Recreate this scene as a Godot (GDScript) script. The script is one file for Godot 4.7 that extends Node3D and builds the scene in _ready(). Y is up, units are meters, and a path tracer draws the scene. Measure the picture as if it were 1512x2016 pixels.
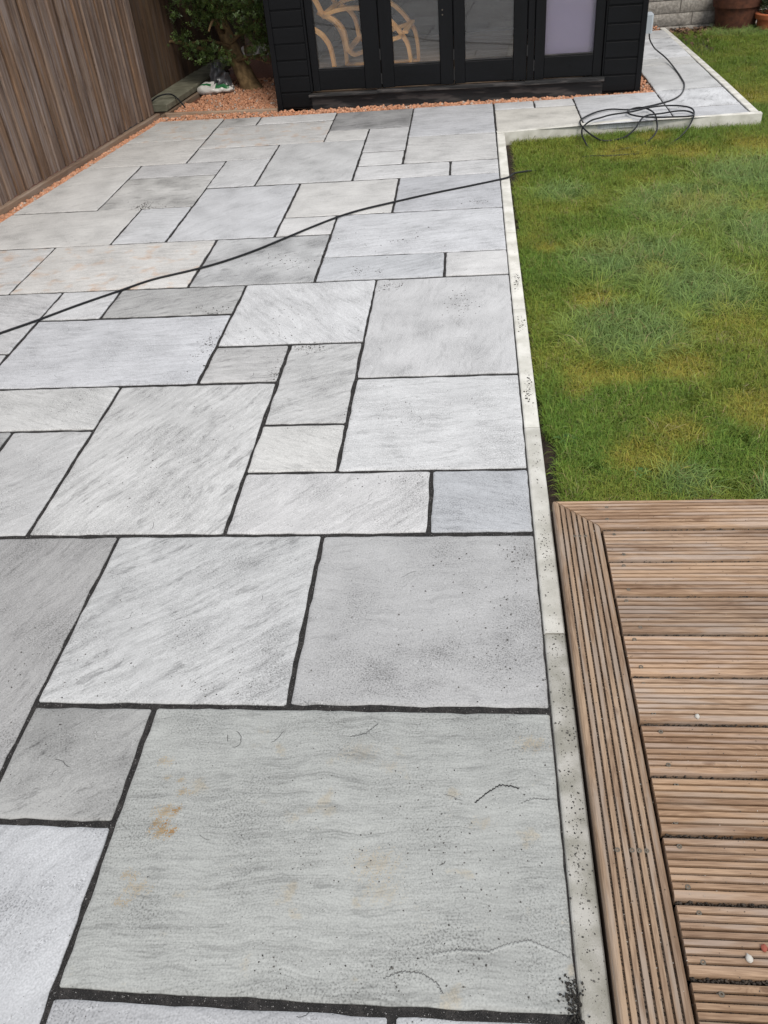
extends Node3D

# ---------------------------------------------------------------- small helpers
var rng := RandomNumberGenerator.new()
var used := {}
var M := {}

func rnd(a: float, b: float) -> float:
	return rng.randf_range(a, b)

func lin(r: float, g: float, b: float) -> Color:          # a linear base colour as albedo_color
	return Color(r, g, b).linear_to_srgb()

class Shape:
	# a bag of triangles; finish() turns the faces outward when asked and makes the mesh
	var p := PackedVector3Array()
	var uv := PackedVector2Array()
	var col := PackedColorArray()
	var sg := PackedInt32Array()
	var tint := Color(1, 1, 1)
	var smooth := -1
	func tri(a: Vector3, b: Vector3, c: Vector3, ua := Vector2.ZERO, ub := Vector2.ZERO, uc := Vector2.ZERO) -> void:
		p.append(a); p.append(b); p.append(c)
		uv.append(ua); uv.append(ub); uv.append(uc)
		col.append(tint); col.append(tint); col.append(tint)
		sg.append(smooth)
	func quad(a: Vector3, b: Vector3, c: Vector3, d: Vector3, ua := Vector2.ZERO, ub := Vector2.ZERO, uc := Vector2.ZERO, ud := Vector2.ZERO) -> void:
		tri(a, b, c, ua, ub, uc)
		tri(a, c, d, ua, uc, ud)
	func from(at: int, closed := true) -> void:             # faces added since triangle corner `at` turned outward
		var v := 0.0
		for i in range(at, p.size(), 3):
			v += p[i].dot(p[i + 1].cross(p[i + 2]))
		if closed and v > 0.0:
			flip(at)
	func flip(at: int) -> void:
		for i in range(at, p.size(), 3):
			var a := p[i + 1]; p[i + 1] = p[i + 2]; p[i + 2] = a
			var b := uv[i + 1]; uv[i + 1] = uv[i + 2]; uv[i + 2] = b
			var c := col[i + 1]; col[i + 1] = col[i + 2]; col[i + 2] = c
	func finish() -> ArrayMesh:
		var st := SurfaceTool.new()
		st.begin(Mesh.PRIMITIVE_TRIANGLES)
		for i in p.size():
			st.set_smooth_group(sg[i / 3])
			st.set_color(col[i])
			st.set_uv(uv[i])
			st.add_vertex(p[i])
		st.generate_normals()
		return st.commit()

func obj(called: String, s: Variant, mat: Material, parent: Node = null) -> MeshInstance3D:
	var o := MeshInstance3D.new()
	o.name = called
	o.mesh = s.finish() if s is Shape else s
	o.material_override = mat
	if parent == null:
		o.name = numbered(called)
		add_child(o, true)
	else:
		parent.add_child(o, true)
		o.name = kid_name(parent, called, o)
	return o

func kid_name(parent: Node, called: String, o: Node) -> String:
	var key := str(parent.get_instance_id()) + called
	var n: int = used.get(key, 0)
	used[key] = n + 1
	return called if n == 0 else "%s_%03d" % [called, n]

func numbered(called: String) -> String:
	var n: int = used.get(called, 0)
	used[called] = n + 1
	return called if n == 0 else "%s_%03d" % [called, n]

func thing(called: String, label: String, category: String, at := Vector3.ZERO, turn := 0.0, group := "") -> Node3D:
	var o := Node3D.new()
	o.name = numbered(called)
	add_child(o, true)
	o.position = at
	o.rotation.y = turn
	return tag(o, label, category, group)

func tag(o: Node3D, label: String, category: String, group := "", kind := "") -> Node3D:
	o.set_meta("label", label)
	if category: o.set_meta("category", category)
	if group: o.set_meta("group", group)
	if kind: o.set_meta("kind", kind)
	return o

func struct(o: Node3D, label: String, category := "") -> Node3D:
	return tag(o, label, category, "", "structure")

# ---------------------------------------------------------------- shape builders
func extrude(s: Shape, prof: PackedVector2Array, length: float, x: Transform3D, uvs := Vector2.ONE, uvo := Vector2.ZERO, smooth := -1, cut0 := 0.0, cut1 := 0.0, steps := 1) -> void:
	# profile in the local XY plane, run along local +Z; cut0/cut1 shear the ends along the profile's x (mitres)
	var at := s.p.size()
	var n := prof.size()
	s.smooth = smooth
	var run := 0.0
	for i in n:
		var a := prof[i]
		var b := prof[(i + 1) % n]
		var w := a.distance_to(b)
		for k in steps:
			var f0 := float(k) / steps
			var f1 := float(k + 1) / steps
			var za0 := lerpf(a.x * cut0, length + a.x * cut1, f0)
			var zb0 := lerpf(b.x * cut0, length + b.x * cut1, f0)
			var za1 := lerpf(a.x * cut0, length + a.x * cut1, f1)
			var zb1 := lerpf(b.x * cut0, length + b.x * cut1, f1)
			s.quad(x * Vector3(a.x, a.y, za0), x * Vector3(b.x, b.y, zb0), x * Vector3(b.x, b.y, zb1), x * Vector3(a.x, a.y, za1),
				uvo + Vector2(za0, run) * uvs, uvo + Vector2(zb0, run + w) * uvs, uvo + Vector2(zb1, run + w) * uvs, uvo + Vector2(za1, run) * uvs)
		run += w
	s.smooth = -1
	var t := Geometry2D.triangulate_polygon(prof)
	for i in range(0, t.size(), 3):
		var q := [prof[t[i]], prof[t[i + 1]], prof[t[i + 2]]]
		var e := []
		var f := []
		for v: Vector2 in q:
			e.append(x * Vector3(v.x, v.y, v.x * cut0))
			f.append(x * Vector3(v.x, v.y, length + v.x * cut1))
		var side: float = (q[1] - q[0]).cross(q[2] - q[0])
		var area := 0.0
		for k in n: area += prof[k].cross(prof[(k + 1) % n])
		var u0: Vector2 = uvo + Vector2(q[0].y, q[0].x) * uvs
		var u1: Vector2 = uvo + Vector2(q[1].y, q[1].x) * uvs
		var u2: Vector2 = uvo + Vector2(q[2].y, q[2].x) * uvs
		if side * area > 0:
			s.tri(e[0], e[2], e[1], u0, u2, u1)
			s.tri(f[0], f[1], f[2], u0, u1, u2)
		else:
			s.tri(e[0], e[1], e[2], u0, u1, u2)
			s.tri(f[0], f[2], f[1], u0, u2, u1)
	s.from(at)

func rect(w: float, h: float, b: float) -> PackedVector2Array:     # chamfered rectangle centred on 0
	var x := w / 2
	var y := h / 2
	return PackedVector2Array([Vector2(-x + b, -y), Vector2(x - b, -y), Vector2(x, -y + b), Vector2(x, y - b), Vector2(x - b, y), Vector2(-x + b, y), Vector2(-x, y - b), Vector2(-x, -y + b)])

func facing(from_p: Vector3, to_p: Vector3, up := Vector3.UP) -> Transform3D:   # local +Z runs from -> to
	var z := (to_p - from_p).normalized()
	var x := up.cross(z).normalized()
	return Transform3D(Basis(x, z.cross(x), z), from_p)

func beam(s: Shape, a: Vector3, b: Vector3, w: float, h: float, bevel := 0.003, uvs := Vector2(0.625, 4.0), up := Vector3.UP) -> void:
	extrude(s, rect(w, h, bevel), a.distance_to(b), facing(a, b, up), uvs, Vector2(rnd(0, 9), rnd(0, 9)))

func tube(s: Shape, pts: PackedVector3Array, radius: Variant, sides := 8, uvs := 1.0) -> void:
	var at := s.p.size()
	var n := pts.size()
	var up := Vector3.UP
	var rings := []
	var run := 0.0
	for i in n:
		var d := (pts[mini(i + 1, n - 1)] - pts[maxi(i - 1, 0)]).normalized()
		if absf(d.dot(up)) > 0.95: up = Vector3.RIGHT if absf(d.x) < 0.9 else Vector3.FORWARD
		var x := up.cross(d).normalized()
		var y := d.cross(x)
		up = y
		var r: float = radius if radius is float else radius[i]
		var ring := []
		for k in sides + 1:
			var a := TAU * k / sides
			ring.append(pts[i] + (x * cos(a) + y * sin(a)) * r)
		rings.append(ring)
	s.smooth = 1
	for i in n - 1:
		var l := pts[i].distance_to(pts[i + 1])
		for k in sides:
			var u := [Vector2(float(k) / sides, run * uvs), Vector2(float(k + 1) / sides, run * uvs), Vector2(float(k + 1) / sides, (run + l) * uvs), Vector2(float(k) / sides, (run + l) * uvs)]
			s.quad(rings[i][k], rings[i][k + 1], rings[i + 1][k + 1], rings[i + 1][k], u[0], u[1], u[2], u[3])
		run += l
	s.smooth = -1
	for k in range(1, sides - 1):
		s.tri(rings[0][0], rings[0][k + 1], rings[0][k])
		s.tri(rings[n - 1][0], rings[n - 1][k], rings[n - 1][k + 1])
	s.from(at)

func lathe(s: Shape, prof: PackedVector2Array, sides := 32, x := Transform3D.IDENTITY) -> void:   # closed (r, y) outline turned about y
	var at := s.p.size()
	s.smooth = -1
	for i in prof.size():
		var a := prof[i]
		var b := prof[(i + 1) % prof.size()]
		s.smooth = 10 + i
		for k in sides:
			var c := Vector2.from_angle(TAU * k / sides)
			var d := Vector2.from_angle(TAU * (k + 1) / sides)
			var pa := x * Vector3(c.x * a.x, a.y, c.y * a.x)
			var pb := x * Vector3(d.x * a.x, a.y, d.y * a.x)
			var pc := x * Vector3(d.x * b.x, b.y, d.y * b.x)
			var pd := x * Vector3(c.x * b.x, b.y, c.y * b.x)
			if a.x > 0.0001: s.tri(pa, pb, pc if b.x > 0.0001 else pd)
			if b.x > 0.0001: s.tri(pa, pc, pd)
	s.from(at)
	s.smooth = -1

func smooth_path(a: Array, each := 8) -> PackedVector3Array:       # Catmull-Rom through the points
	var out := PackedVector3Array()
	for i in a.size() - 1:
		var p0: Vector3 = a[maxi(i - 1, 0)]
		var p1: Vector3 = a[i]
		var p2: Vector3 = a[i + 1]
		var p3: Vector3 = a[mini(i + 2, a.size() - 1)]
		for k in each:
			out.append(p1.cubic_interpolate(p2, p0, p3, float(k) / each))
	out.append(a[-1])
	return out

func blob(s: Shape, r: Vector3, rough: float, seed_: int, rings := 5, sides := 8) -> void:   # an uneven pebble round 0
	var nz := FastNoiseLite.new()
	nz.seed = seed_
	nz.frequency = 0.9
	var at := s.p.size()
	var q := []
	for i in rings + 1:
		var row := []
		for k in sides + 1:
			var a := PI * i / rings
			var b := TAU * (k % sides) / sides
			var d := Vector3(sin(a) * cos(b), cos(a), sin(a) * sin(b))
			row.append(d * r * (1.0 + rough * nz.get_noise_3dv(d)))
		q.append(row)
	s.smooth = 1
	for i in rings:
		for k in sides:
			if i > 0: s.tri(q[i][k], q[i][k + 1], q[i + 1][k + 1])
			if i < rings - 1: s.tri(q[i][k], q[i + 1][k + 1], q[i + 1][k])
	s.from(at)
	s.smooth = -1

func many(called: String, mesh: Mesh, mat: Material, at: Array, colors: PackedColorArray, parent: Node = null) -> MultiMeshInstance3D:
	var mm := MultiMesh.new()
	mm.transform_format = MultiMesh.TRANSFORM_3D
	mm.use_colors = true
	mm.mesh = mesh
	mm.instance_count = at.size()
	var buf := PackedFloat32Array()
	buf.resize(at.size() * 16)
	var k := 0
	for i in at.size():
		var t: Transform3D = at[i]
		var b := t.basis
		buf[k] = b.x.x; buf[k + 1] = b.y.x; buf[k + 2] = b.z.x; buf[k + 3] = t.origin.x
		buf[k + 4] = b.x.y; buf[k + 5] = b.y.y; buf[k + 6] = b.z.y; buf[k + 7] = t.origin.y
		buf[k + 8] = b.x.z; buf[k + 9] = b.y.z; buf[k + 10] = b.z.z; buf[k + 11] = t.origin.z
		var c := colors[i]
		buf[k + 12] = c.r; buf[k + 13] = c.g; buf[k + 14] = c.b; buf[k + 15] = 1.0
		k += 16
	mm.buffer = buf
	var o := MultiMeshInstance3D.new()
	o.name = called
	o.multimesh = mm
	o.material_override = mat
	o.set_meta("kind", "stuff")
	if parent == null:
		o.name = numbered(called)
		add_child(o, true)
	else:
		parent.add_child(o, true)
	return o

# ---------------------------------------------------------------- textures
func grey(freq: float, seed_: int, w: int, h: int, oct := 4, kind := FastNoiseLite.TYPE_SIMPLEX_SMOOTH, fract := FastNoiseLite.FRACTAL_FBM) -> Image:
	var n := FastNoiseLite.new()
	n.noise_type = kind
	n.seed = seed_
	n.frequency = freq
	n.fractal_type = fract if oct > 1 else FastNoiseLite.FRACTAL_NONE
	n.fractal_octaves = oct
	var im := n.get_seamless_image(w, h, false, false, 0.12)
	im.convert(Image.FORMAT_L8)
	return im

func stretched(freq: float, seed_: int, n: int, ratio: int, oct := 4) -> PackedByteArray:   # noise drawn out along u
	var im := grey(freq, seed_, n / ratio, n, oct)
	im.resize(n, n, Image.INTERPOLATE_CUBIC)
	return im.get_data()

func tex(data: PackedByteArray, w: int, h: int, fmt := Image.FORMAT_RGB8) -> ImageTexture:
	return ImageTexture.create_from_image(Image.create_from_data(w, h, false, fmt, data))

func mat(albedo: Color, rough := 0.8, t: Texture2D = null, height: Texture2D = null, hs := 0.2) -> StandardMaterial3D:
	var m := StandardMaterial3D.new()
	m.albedo_color = albedo
	m.roughness = rough
	m.albedo_texture = t
	if height:
		m.heightmap_enabled = true
		m.heightmap_texture = height
		m.heightmap_scale = hs
	return m

func tri_uv(m: StandardMaterial3D, scale: float) -> StandardMaterial3D:
	m.uv1_triplanar = true
	m.uv1_world_triplanar = true
	m.uv1_scale = Vector3.ONE * scale
	return m

func stone(k: int, streak: float, blotch: float, layers: float, warp: float, dark: float, ochre: float, fibre: float) -> StandardMaterial3D:
	# riven grey sandstone, 1.3 m to a side: drawn-out bedding fibres, split layers with ragged broken edges, pits, iron marks
	var n := 1024
	var S := stretched(0.040, 100 + k, n, 16 if k == 0 else 8, 5)
	var S2 := stretched(0.10, 150 + k, n, 10 if k == 0 else 5, 3)
	var H := stretched(0.012, 200 + k, n, 3, 5)
	var A := grey(0.0045, 300 + k, n, n, 5).get_data()
	var B := grey(0.011, 350 + k, n, n, 4).get_data()
	var W := grey(0.0035, 400 + k, n, n, 4).get_data()
	var F := grey(0.24, 500 + k, n, n, 3).get_data()
	var G := stretched(0.30, 550 + k, n, 12 if k == 0 else 6, 2)
	var O := grey(0.010, 600 + k, n, n, 5).get_data()
	var rgb := PackedByteArray()
	rgb.resize(n * n * 3)
	var hgt := PackedByteArray()
	hgt.resize(n * n)
	var u := 0.0039216
	var i := 0
	var o := 0
	for y in n:
		for x in n:
			var w := int((W[i] - 128) * warp)
			var j: int = (((y + w) & 1023) << 10) | x
			var s := S[j] * u - 0.5
			var s2 := S2[j] * u - 0.5
			var g2 := G[j] * u - 0.5
			var f := F[i] * u - 0.5
			var a := A[i] * u - 0.5
			var m := B[i] * u - 0.5
			var h := H[j] * layers * u + f * 0.16 + s2 * 0.25 + g2 * 0.12
			var fr := h - floorf(h)
			var e := 0.0
			var on := clampf(m * 5.0 + 0.5, 0.0, 1.0)
			if fr < 0.06: e = on * (1.0 - fr * 16.0)
			elif fr > 0.95: e = on * (0.95 - fr) * 22.0
			var v := 0.895 + s * streak + s2 * streak * 0.6 + g2 * fibre + a * blotch + f * 0.22 + e * 0.20
			var lo := s * 0.45 + m * 0.5 + g2 * 0.25 + s2 * 0.3
			if lo < -0.14: v += maxf(lo + 0.14, -0.12) * dark
			if f + a * 0.5 < -0.27: v += maxf(f + a * 0.5 + 0.27, -0.10) * 1.3
			v = clampf(v, 0.2, 1.0)
			var r := v
			var g := v
			var b := v
			if ochre > 0.0:
				var q := O[i] * u - 0.5 + f * 0.16 + s2 * 0.10 + a * 0.15
				if q > (0.30 if k < 5 else 0.12):
					q = minf((q - (0.30 if k < 5 else 0.12)) * (9.0 if k < 5 else 3.5), 1.0) * ochre
					r *= 1.0 - 0.03 * q
					g *= 1.0 - (0.13 if k < 5 else 0.17) * q
					b *= 1.0 - 0.27 * q
			rgb[o] = int(r * 255.0)
			rgb[o + 1] = int(g * 255.0)
			rgb[o + 2] = int(b * 255.0)
			hgt[i] = int(clampf(110.0 + on * minf(fr * 9.0, 1.0) * 26.0 + s * 50.0 + g2 * 26.0 + a * 40.0 + f * 34.0, 0.0, 255.0))
			i += 1
			o += 3
	# hair cracks, dried root marks and a few pale scratches
	for c in [20, 10, 20, 10, 16, 10][k]:
		var p := Vector2(rnd(0, n), rnd(0, n))
		var a := rnd(-0.9, 0.9) if rng.randf() < 0.75 else rnd(0, TAU)
		var bend := rnd(-0.05, 0.05)
		var pale := rng.randf() < 0.2
		var deep := rnd(0.35, 0.75)
		for q in rng.randi_range(10, 46):
			a += bend + rnd(-0.22, 0.22)
			p += Vector2(cos(a), sin(a))
			var at := (posmod(int(p.y), n) * n + posmod(int(p.x), n))
			for ch in 3: rgb[at * 3 + ch] = mini(255, int(rgb[at * 3 + ch] * (1.15 if pale else deep)))
			hgt[at] = 60
	if k == 0: big_slab_marks(rgb, hgt, F, n)
	var m := mat(Color.WHITE, 0.72, tex(rgb, n, n), tex(hgt, n, n, Image.FORMAT_L8), 0.26)
	m.vertex_color_use_as_albedo = true
	m.metallic_specular = 0.42
	return m

func slab_turn(kind: int, angle: float) -> Transform2D:
	return Transform2D(deg_to_rad(angle), Vector2(0.5, 0.9) if kind == 0 else Vector2(rnd(0, 1), rnd(0, 1)))

func big_slab_marks(rgb: PackedByteArray, hgt: PackedByteArray, F: PackedByteArray, n: int) -> void:
	# what the largest slab carries, in metres on the ground: rust, one open crack, thin marks
	var turn := slab_turn(0, 3.0)
	#            x, z, radius, strength
	for q: Array in [[-0.627, -0.868, 0.034, 1.3], [-0.640, -0.885, 0.022, 1.2], [-0.612, -0.868, 0.016, 1.3], [-0.632, -0.910, 0.034, 1.0], [-0.615, -0.915, 0.018, 1.1], [-0.608, -0.957, 0.022, 0.8], [-0.62, -0.985, 0.014, 0.8], [-0.645, -0.750, 0.034, 0.6], [-0.667, -0.775, 0.022, 0.7], [-0.666, -0.722, 0.02, 0.8], [-0.670, -1.03, 0.022, 0.7], [-0.655, -0.99, 0.012, 0.7], [0.112, -1.093, 0.04, 0.5], [-0.250, -1.064, 0.05, 0.25], [-0.195, -0.815, 0.06, 0.4], [-0.18, -0.76, 0.05, 0.3], [0.007, -0.906, 0.03, 0.3], [-0.181, -1.028, 0.03, 0.25]]:
		var c := turn * (Vector2(q[0], q[1]) / 1.3) * n
		var r: float = q[2] / 1.3 * n
		for y in range(int(c.y - r), int(c.y + r) + 1):
			for x in range(int(c.x - r), int(c.x + r) + 1):
				var at := posmod(y, n) * n + posmod(x, n)
				var d := Vector2(x - c.x, (y - c.y) * 1.6).length() / r
				var v: float = (1.0 - d) * 1.2 + (F[at] / 255.0 - 0.5) * 2.6 + sin(x * 0.31 + y * 0.17) * 0.25 - 0.55
				v = clampf(v * 3.0, 0.0, 1.0) * q[3] * 0.75
				if v <= 0.0: continue
				rgb[at * 3] = int(rgb[at * 3] * (1.0 - 0.06 * minf(v, 1.0)))
				rgb[at * 3 + 1] = int(rgb[at * 3 + 1] * (1.0 - 0.19 * minf(v, 1.0)))
				rgb[at * 3 + 2] = int(rgb[at * 3 + 2] * (1.0 - 0.36 * minf(v, 1.0)))
	for line: Array in [[0.30, 1.6, [-0.007, -0.950], [0.018, -0.974], [0.044, -0.992], [0.069, -0.989], [0.082, -0.984]], [0.4, 1.0, [-0.275, -1.102], [-0.242, -1.110], [-0.217, -1.137]], [0.55, 0.8, [-0.164, -0.612], [-0.134, -0.624], [-0.100, -0.623], [-0.073, -0.608], [-0.062, -0.592]],
		[0.72, 0.9, [-0.083, -0.655], [-0.040, -0.665], [0.013, -0.664], [0.048, -0.678], [0.083, -0.686], [0.125, -0.671], [0.153, -0.658]], [1.25, 1.2, [-0.083, -0.651], [-0.040, -0.661], [0.013, -0.660], [0.048, -0.674], [0.083, -0.682], [0.125, -0.667]], [0.6, 0.8, [0.09, -0.955], [0.11, -0.963], [0.14, -0.960]],
		[1.35, 1.6, [-0.437, -1.046], [-0.435, -1.086]], [1.35, 2.2, [-0.612, -1.025], [-0.610, -1.037]], [1.35, 2.0, [-0.538, -0.722], [-0.536, -0.738]], [1.3, 1.0, [-0.346, -0.80], [-0.338, -0.85]], [1.3, 2.0, [-0.43, -0.70], [-0.41, -0.70]]]:
		for i in range(2, line.size() - 1):
			var a := turn * (Vector2(line[i][0], line[i][1]) / 1.3) * n
			var b := turn * (Vector2(line[i + 1][0], line[i + 1][1]) / 1.3) * n
			for j in int(a.distance_to(b) * 1.5) + 1:
				var p := a.lerp(b, j / (a.distance_to(b) * 1.5)) + Vector2(0, sin(j * 0.7) * 0.8 + rnd(-0.6, 0.6))
				for w in int(ceilf(line[1])):
					var at := posmod(int(p.y) + w, n) * n + posmod(int(p.x), n)
					for ch in 3: rgb[at * 3 + ch] = mini(250, int(rgb[at * 3 + ch] * line[0]))
					hgt[at] = 40 if line[0] < 1.0 else 160

func timber(k: int, w: int, h: int, pale: Color, deep: Color, knots: int, grain: float, worn := 0.0, worn_col := Color.WHITE) -> StandardMaterial3D:
	# sawn softwood along u; rings bend round the knots; w x h pixels
	var G := grey(0.035, 800 + k, w / 16, h, 3)
	G.resize(w, h, Image.INTERPOLATE_CUBIC)
	var L := G.get_data()
	var F := grey(0.3, 820 + k, w / 8, h, 2)
	F.resize(w, h, Image.INTERPOLATE_CUBIC)
	var fine := F.get_data()
	var Bi := grey(0.012, 840 + k, w / 6, h, 4)
	Bi.resize(w, h, Image.INTERPOLATE_CUBIC)
	var B := Bi.get_data()
	var Di := grey(0.03, 860 + k, w / 6, h, 4)
	Di.resize(w, h, Image.INTERPOLATE_CUBIC)
	var D := Di.get_data()
	var kn := []
	for q in knots:
		kn.append(Vector3(rnd(0.04, 0.96) * w, rnd(0.1, 0.9) * h, rnd(4, 7)))
	var rgb := PackedByteArray()
	rgb.resize(w * h * 3)
	var hgt := PackedByteArray()
	hgt.resize(w * h)
	var bend := PackedFloat32Array()
	bend.resize(w * h)
	var dk := PackedFloat32Array()
	dk.resize(w * h)
	for q: Vector3 in kn:
		var rx := int(q.z * 9)
		var ry := int(q.z * 4)
		for y in range(maxi(0, int(q.y) - ry), mini(h, int(q.y) + ry)):
			for x in range(maxi(0, int(q.x) - rx), mini(w, int(q.x) + rx)):
				var dx := (x - q.x) / q.z
				var dy := (y - q.y) / q.z
				var d := dx * dx * 0.16 + dy * dy
				bend[y * w + x] += exp(-d * 0.5) * signf(dy + 0.001) * (1.0 - exp(-d * 1.5)) * 26.0
				var core := dx * dx * 0.5 + dy * dy
				if core < 1.0: dk[y * w + x] = maxf(dk[y * w + x], 1.0 - core * 0.6)
	var i := 0
	for y in h:
		for x in w:
			var yy: int = posmod(y + int(bend[i]), h)
			var l := L[yy * w + x] * 0.0039216
			var ring := 0.5 + 0.5 * sin((l * 9.0 + yy * 0.05) * 6.0)
			var f := fine[yy * w + x] * 0.0039216 - 0.5
			var t := clampf(0.25 + ring * 0.35 * grain + f * 0.9 * grain + (B[i] * 0.0039216 - 0.5) * 1.0 + dk[i] * 0.7, 0.0, 1.0)
			var c := pale.lerp(deep, t)
			if worn > 0.0:
				c = c.lerp(worn_col, clampf((D[i] * 0.0039216 - 0.47) * 4.0, 0.0, 1.0) * worn)
			var o := i * 3
			rgb[o] = int(clampf(c.r, 0, 1) * 255.0)
			rgb[o + 1] = int(clampf(c.g, 0, 1) * 255.0)
			rgb[o + 2] = int(clampf(c.b, 0, 1) * 255.0)
			hgt[i] = int(clampf(150.0 - ring * 40.0 * grain + f * 90.0 - dk[i] * 30.0, 0, 255))
			i += 1
	var m := mat(Color.WHITE, 0.75, tex(rgb, w, h), tex(hgt, w, h, Image.FORMAT_L8), 0.12)
	m.vertex_color_use_as_albedo = true
	return m

func grainy(seed_: int, n: int, a: Color, b: Color, freq: float, fine: float, dots: float, dot_col: Color, hs: float, rough := 0.9) -> StandardMaterial3D:
	# two-tone mottled ground or masonry with grains
	var P := grey(freq, seed_, n, n, 5).get_data()
	var F := grey(0.35, seed_ + 1, n, n, 2).get_data()
	var D := grey(0.12, seed_ + 2, n, n, 2, FastNoiseLite.TYPE_CELLULAR).get_data()
	var rgb := PackedByteArray()
	rgb.resize(n * n * 3)
	var hgt := PackedByteArray()
	hgt.resize(n * n)
	for i in n * n:
		var f := F[i] * 0.0039216 - 0.5
		var t := clampf(0.5 + (P[i] * 0.0039216 - 0.5) * 1.6 + f * fine, 0.0, 1.0)
		var c := a.lerp(b, t)
		var d := D[i] * 0.0039216
		if d < dots: c = c.lerp(dot_col, 0.8)
		rgb[i * 3] = int(clampf(c.r, 0, 1) * 255.0)
		rgb[i * 3 + 1] = int(clampf(c.g, 0, 1) * 255.0)
		rgb[i * 3 + 2] = int(clampf(c.b, 0, 1) * 255.0)
		hgt[i] = int(clampf(128.0 + f * 120.0 + (t - 0.5) * 60.0 + (d - 0.4) * 60.0, 0, 255))
	return mat(Color.WHITE, rough, tex(rgb, n, n), tex(hgt, n, n, Image.FORMAT_L8), hs)

# ---------------------------------------------------------------- the scene
func _ready() -> void:
	rng.seed = 7
	eye()
	materials()
	ground()
	patio()
	edging()
	deck()
	side_fences()
	shed()
	back_corner()
	far_wall_and_pots()
	lawn()
	gravel()
	cables()
	small_things()

func eye() -> void:
	var cam := Camera3D.new()
	cam.name = "camera"
	add_child(cam)
	cam.position = Vector3(0, 1.5, 0)
	cam.rotation = Vector3(-0.668133, 0.138613, -0.097382)
	cam.fov = 62.8976
	cam.near = 0.02
	cam.far = 200.0
	cam.current = true
	var sky_mat := ProceduralSkyMaterial.new()
	sky_mat.sky_top_color = Color(0.909, 0.925, 0.953)
	sky_mat.sky_horizon_color = Color(0.86, 0.88, 0.91)
	sky_mat.sky_curve = 0.2
	sky_mat.ground_bottom_color = Color(0.25, 0.25, 0.22)
	sky_mat.ground_horizon_color = Color(0.55, 0.57, 0.58)
	sky_mat.sun_angle_max = 60.0
	sky_mat.sun_curve = 0.4
	var sky := Sky.new()
	sky.sky_material = sky_mat
	var env := Environment.new()
	env.background_mode = Environment.BG_SKY
	env.sky = sky
	env.tonemap_mode = Environment.TONE_MAPPER_LINEAR
	env.tonemap_exposure = 1.45
	env.sdfgi_enabled = true
	env.ssao_enabled = true
	env.ssil_enabled = true
	var we := WorldEnvironment.new()
	we.name = "sky_and_air"
	we.environment = env
	add_child(we)
	var sun := DirectionalLight3D.new()
	sun.name = "sun"
	sun.light_energy = 0.45
	sun.light_color = Color(1.0, 0.97, 0.93)
	sun.light_angular_distance = 16.0
	sun.shadow_enabled = true
	sun.rotation_degrees = Vector3(-52, 24, 0)
	add_child(sun)

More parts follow.
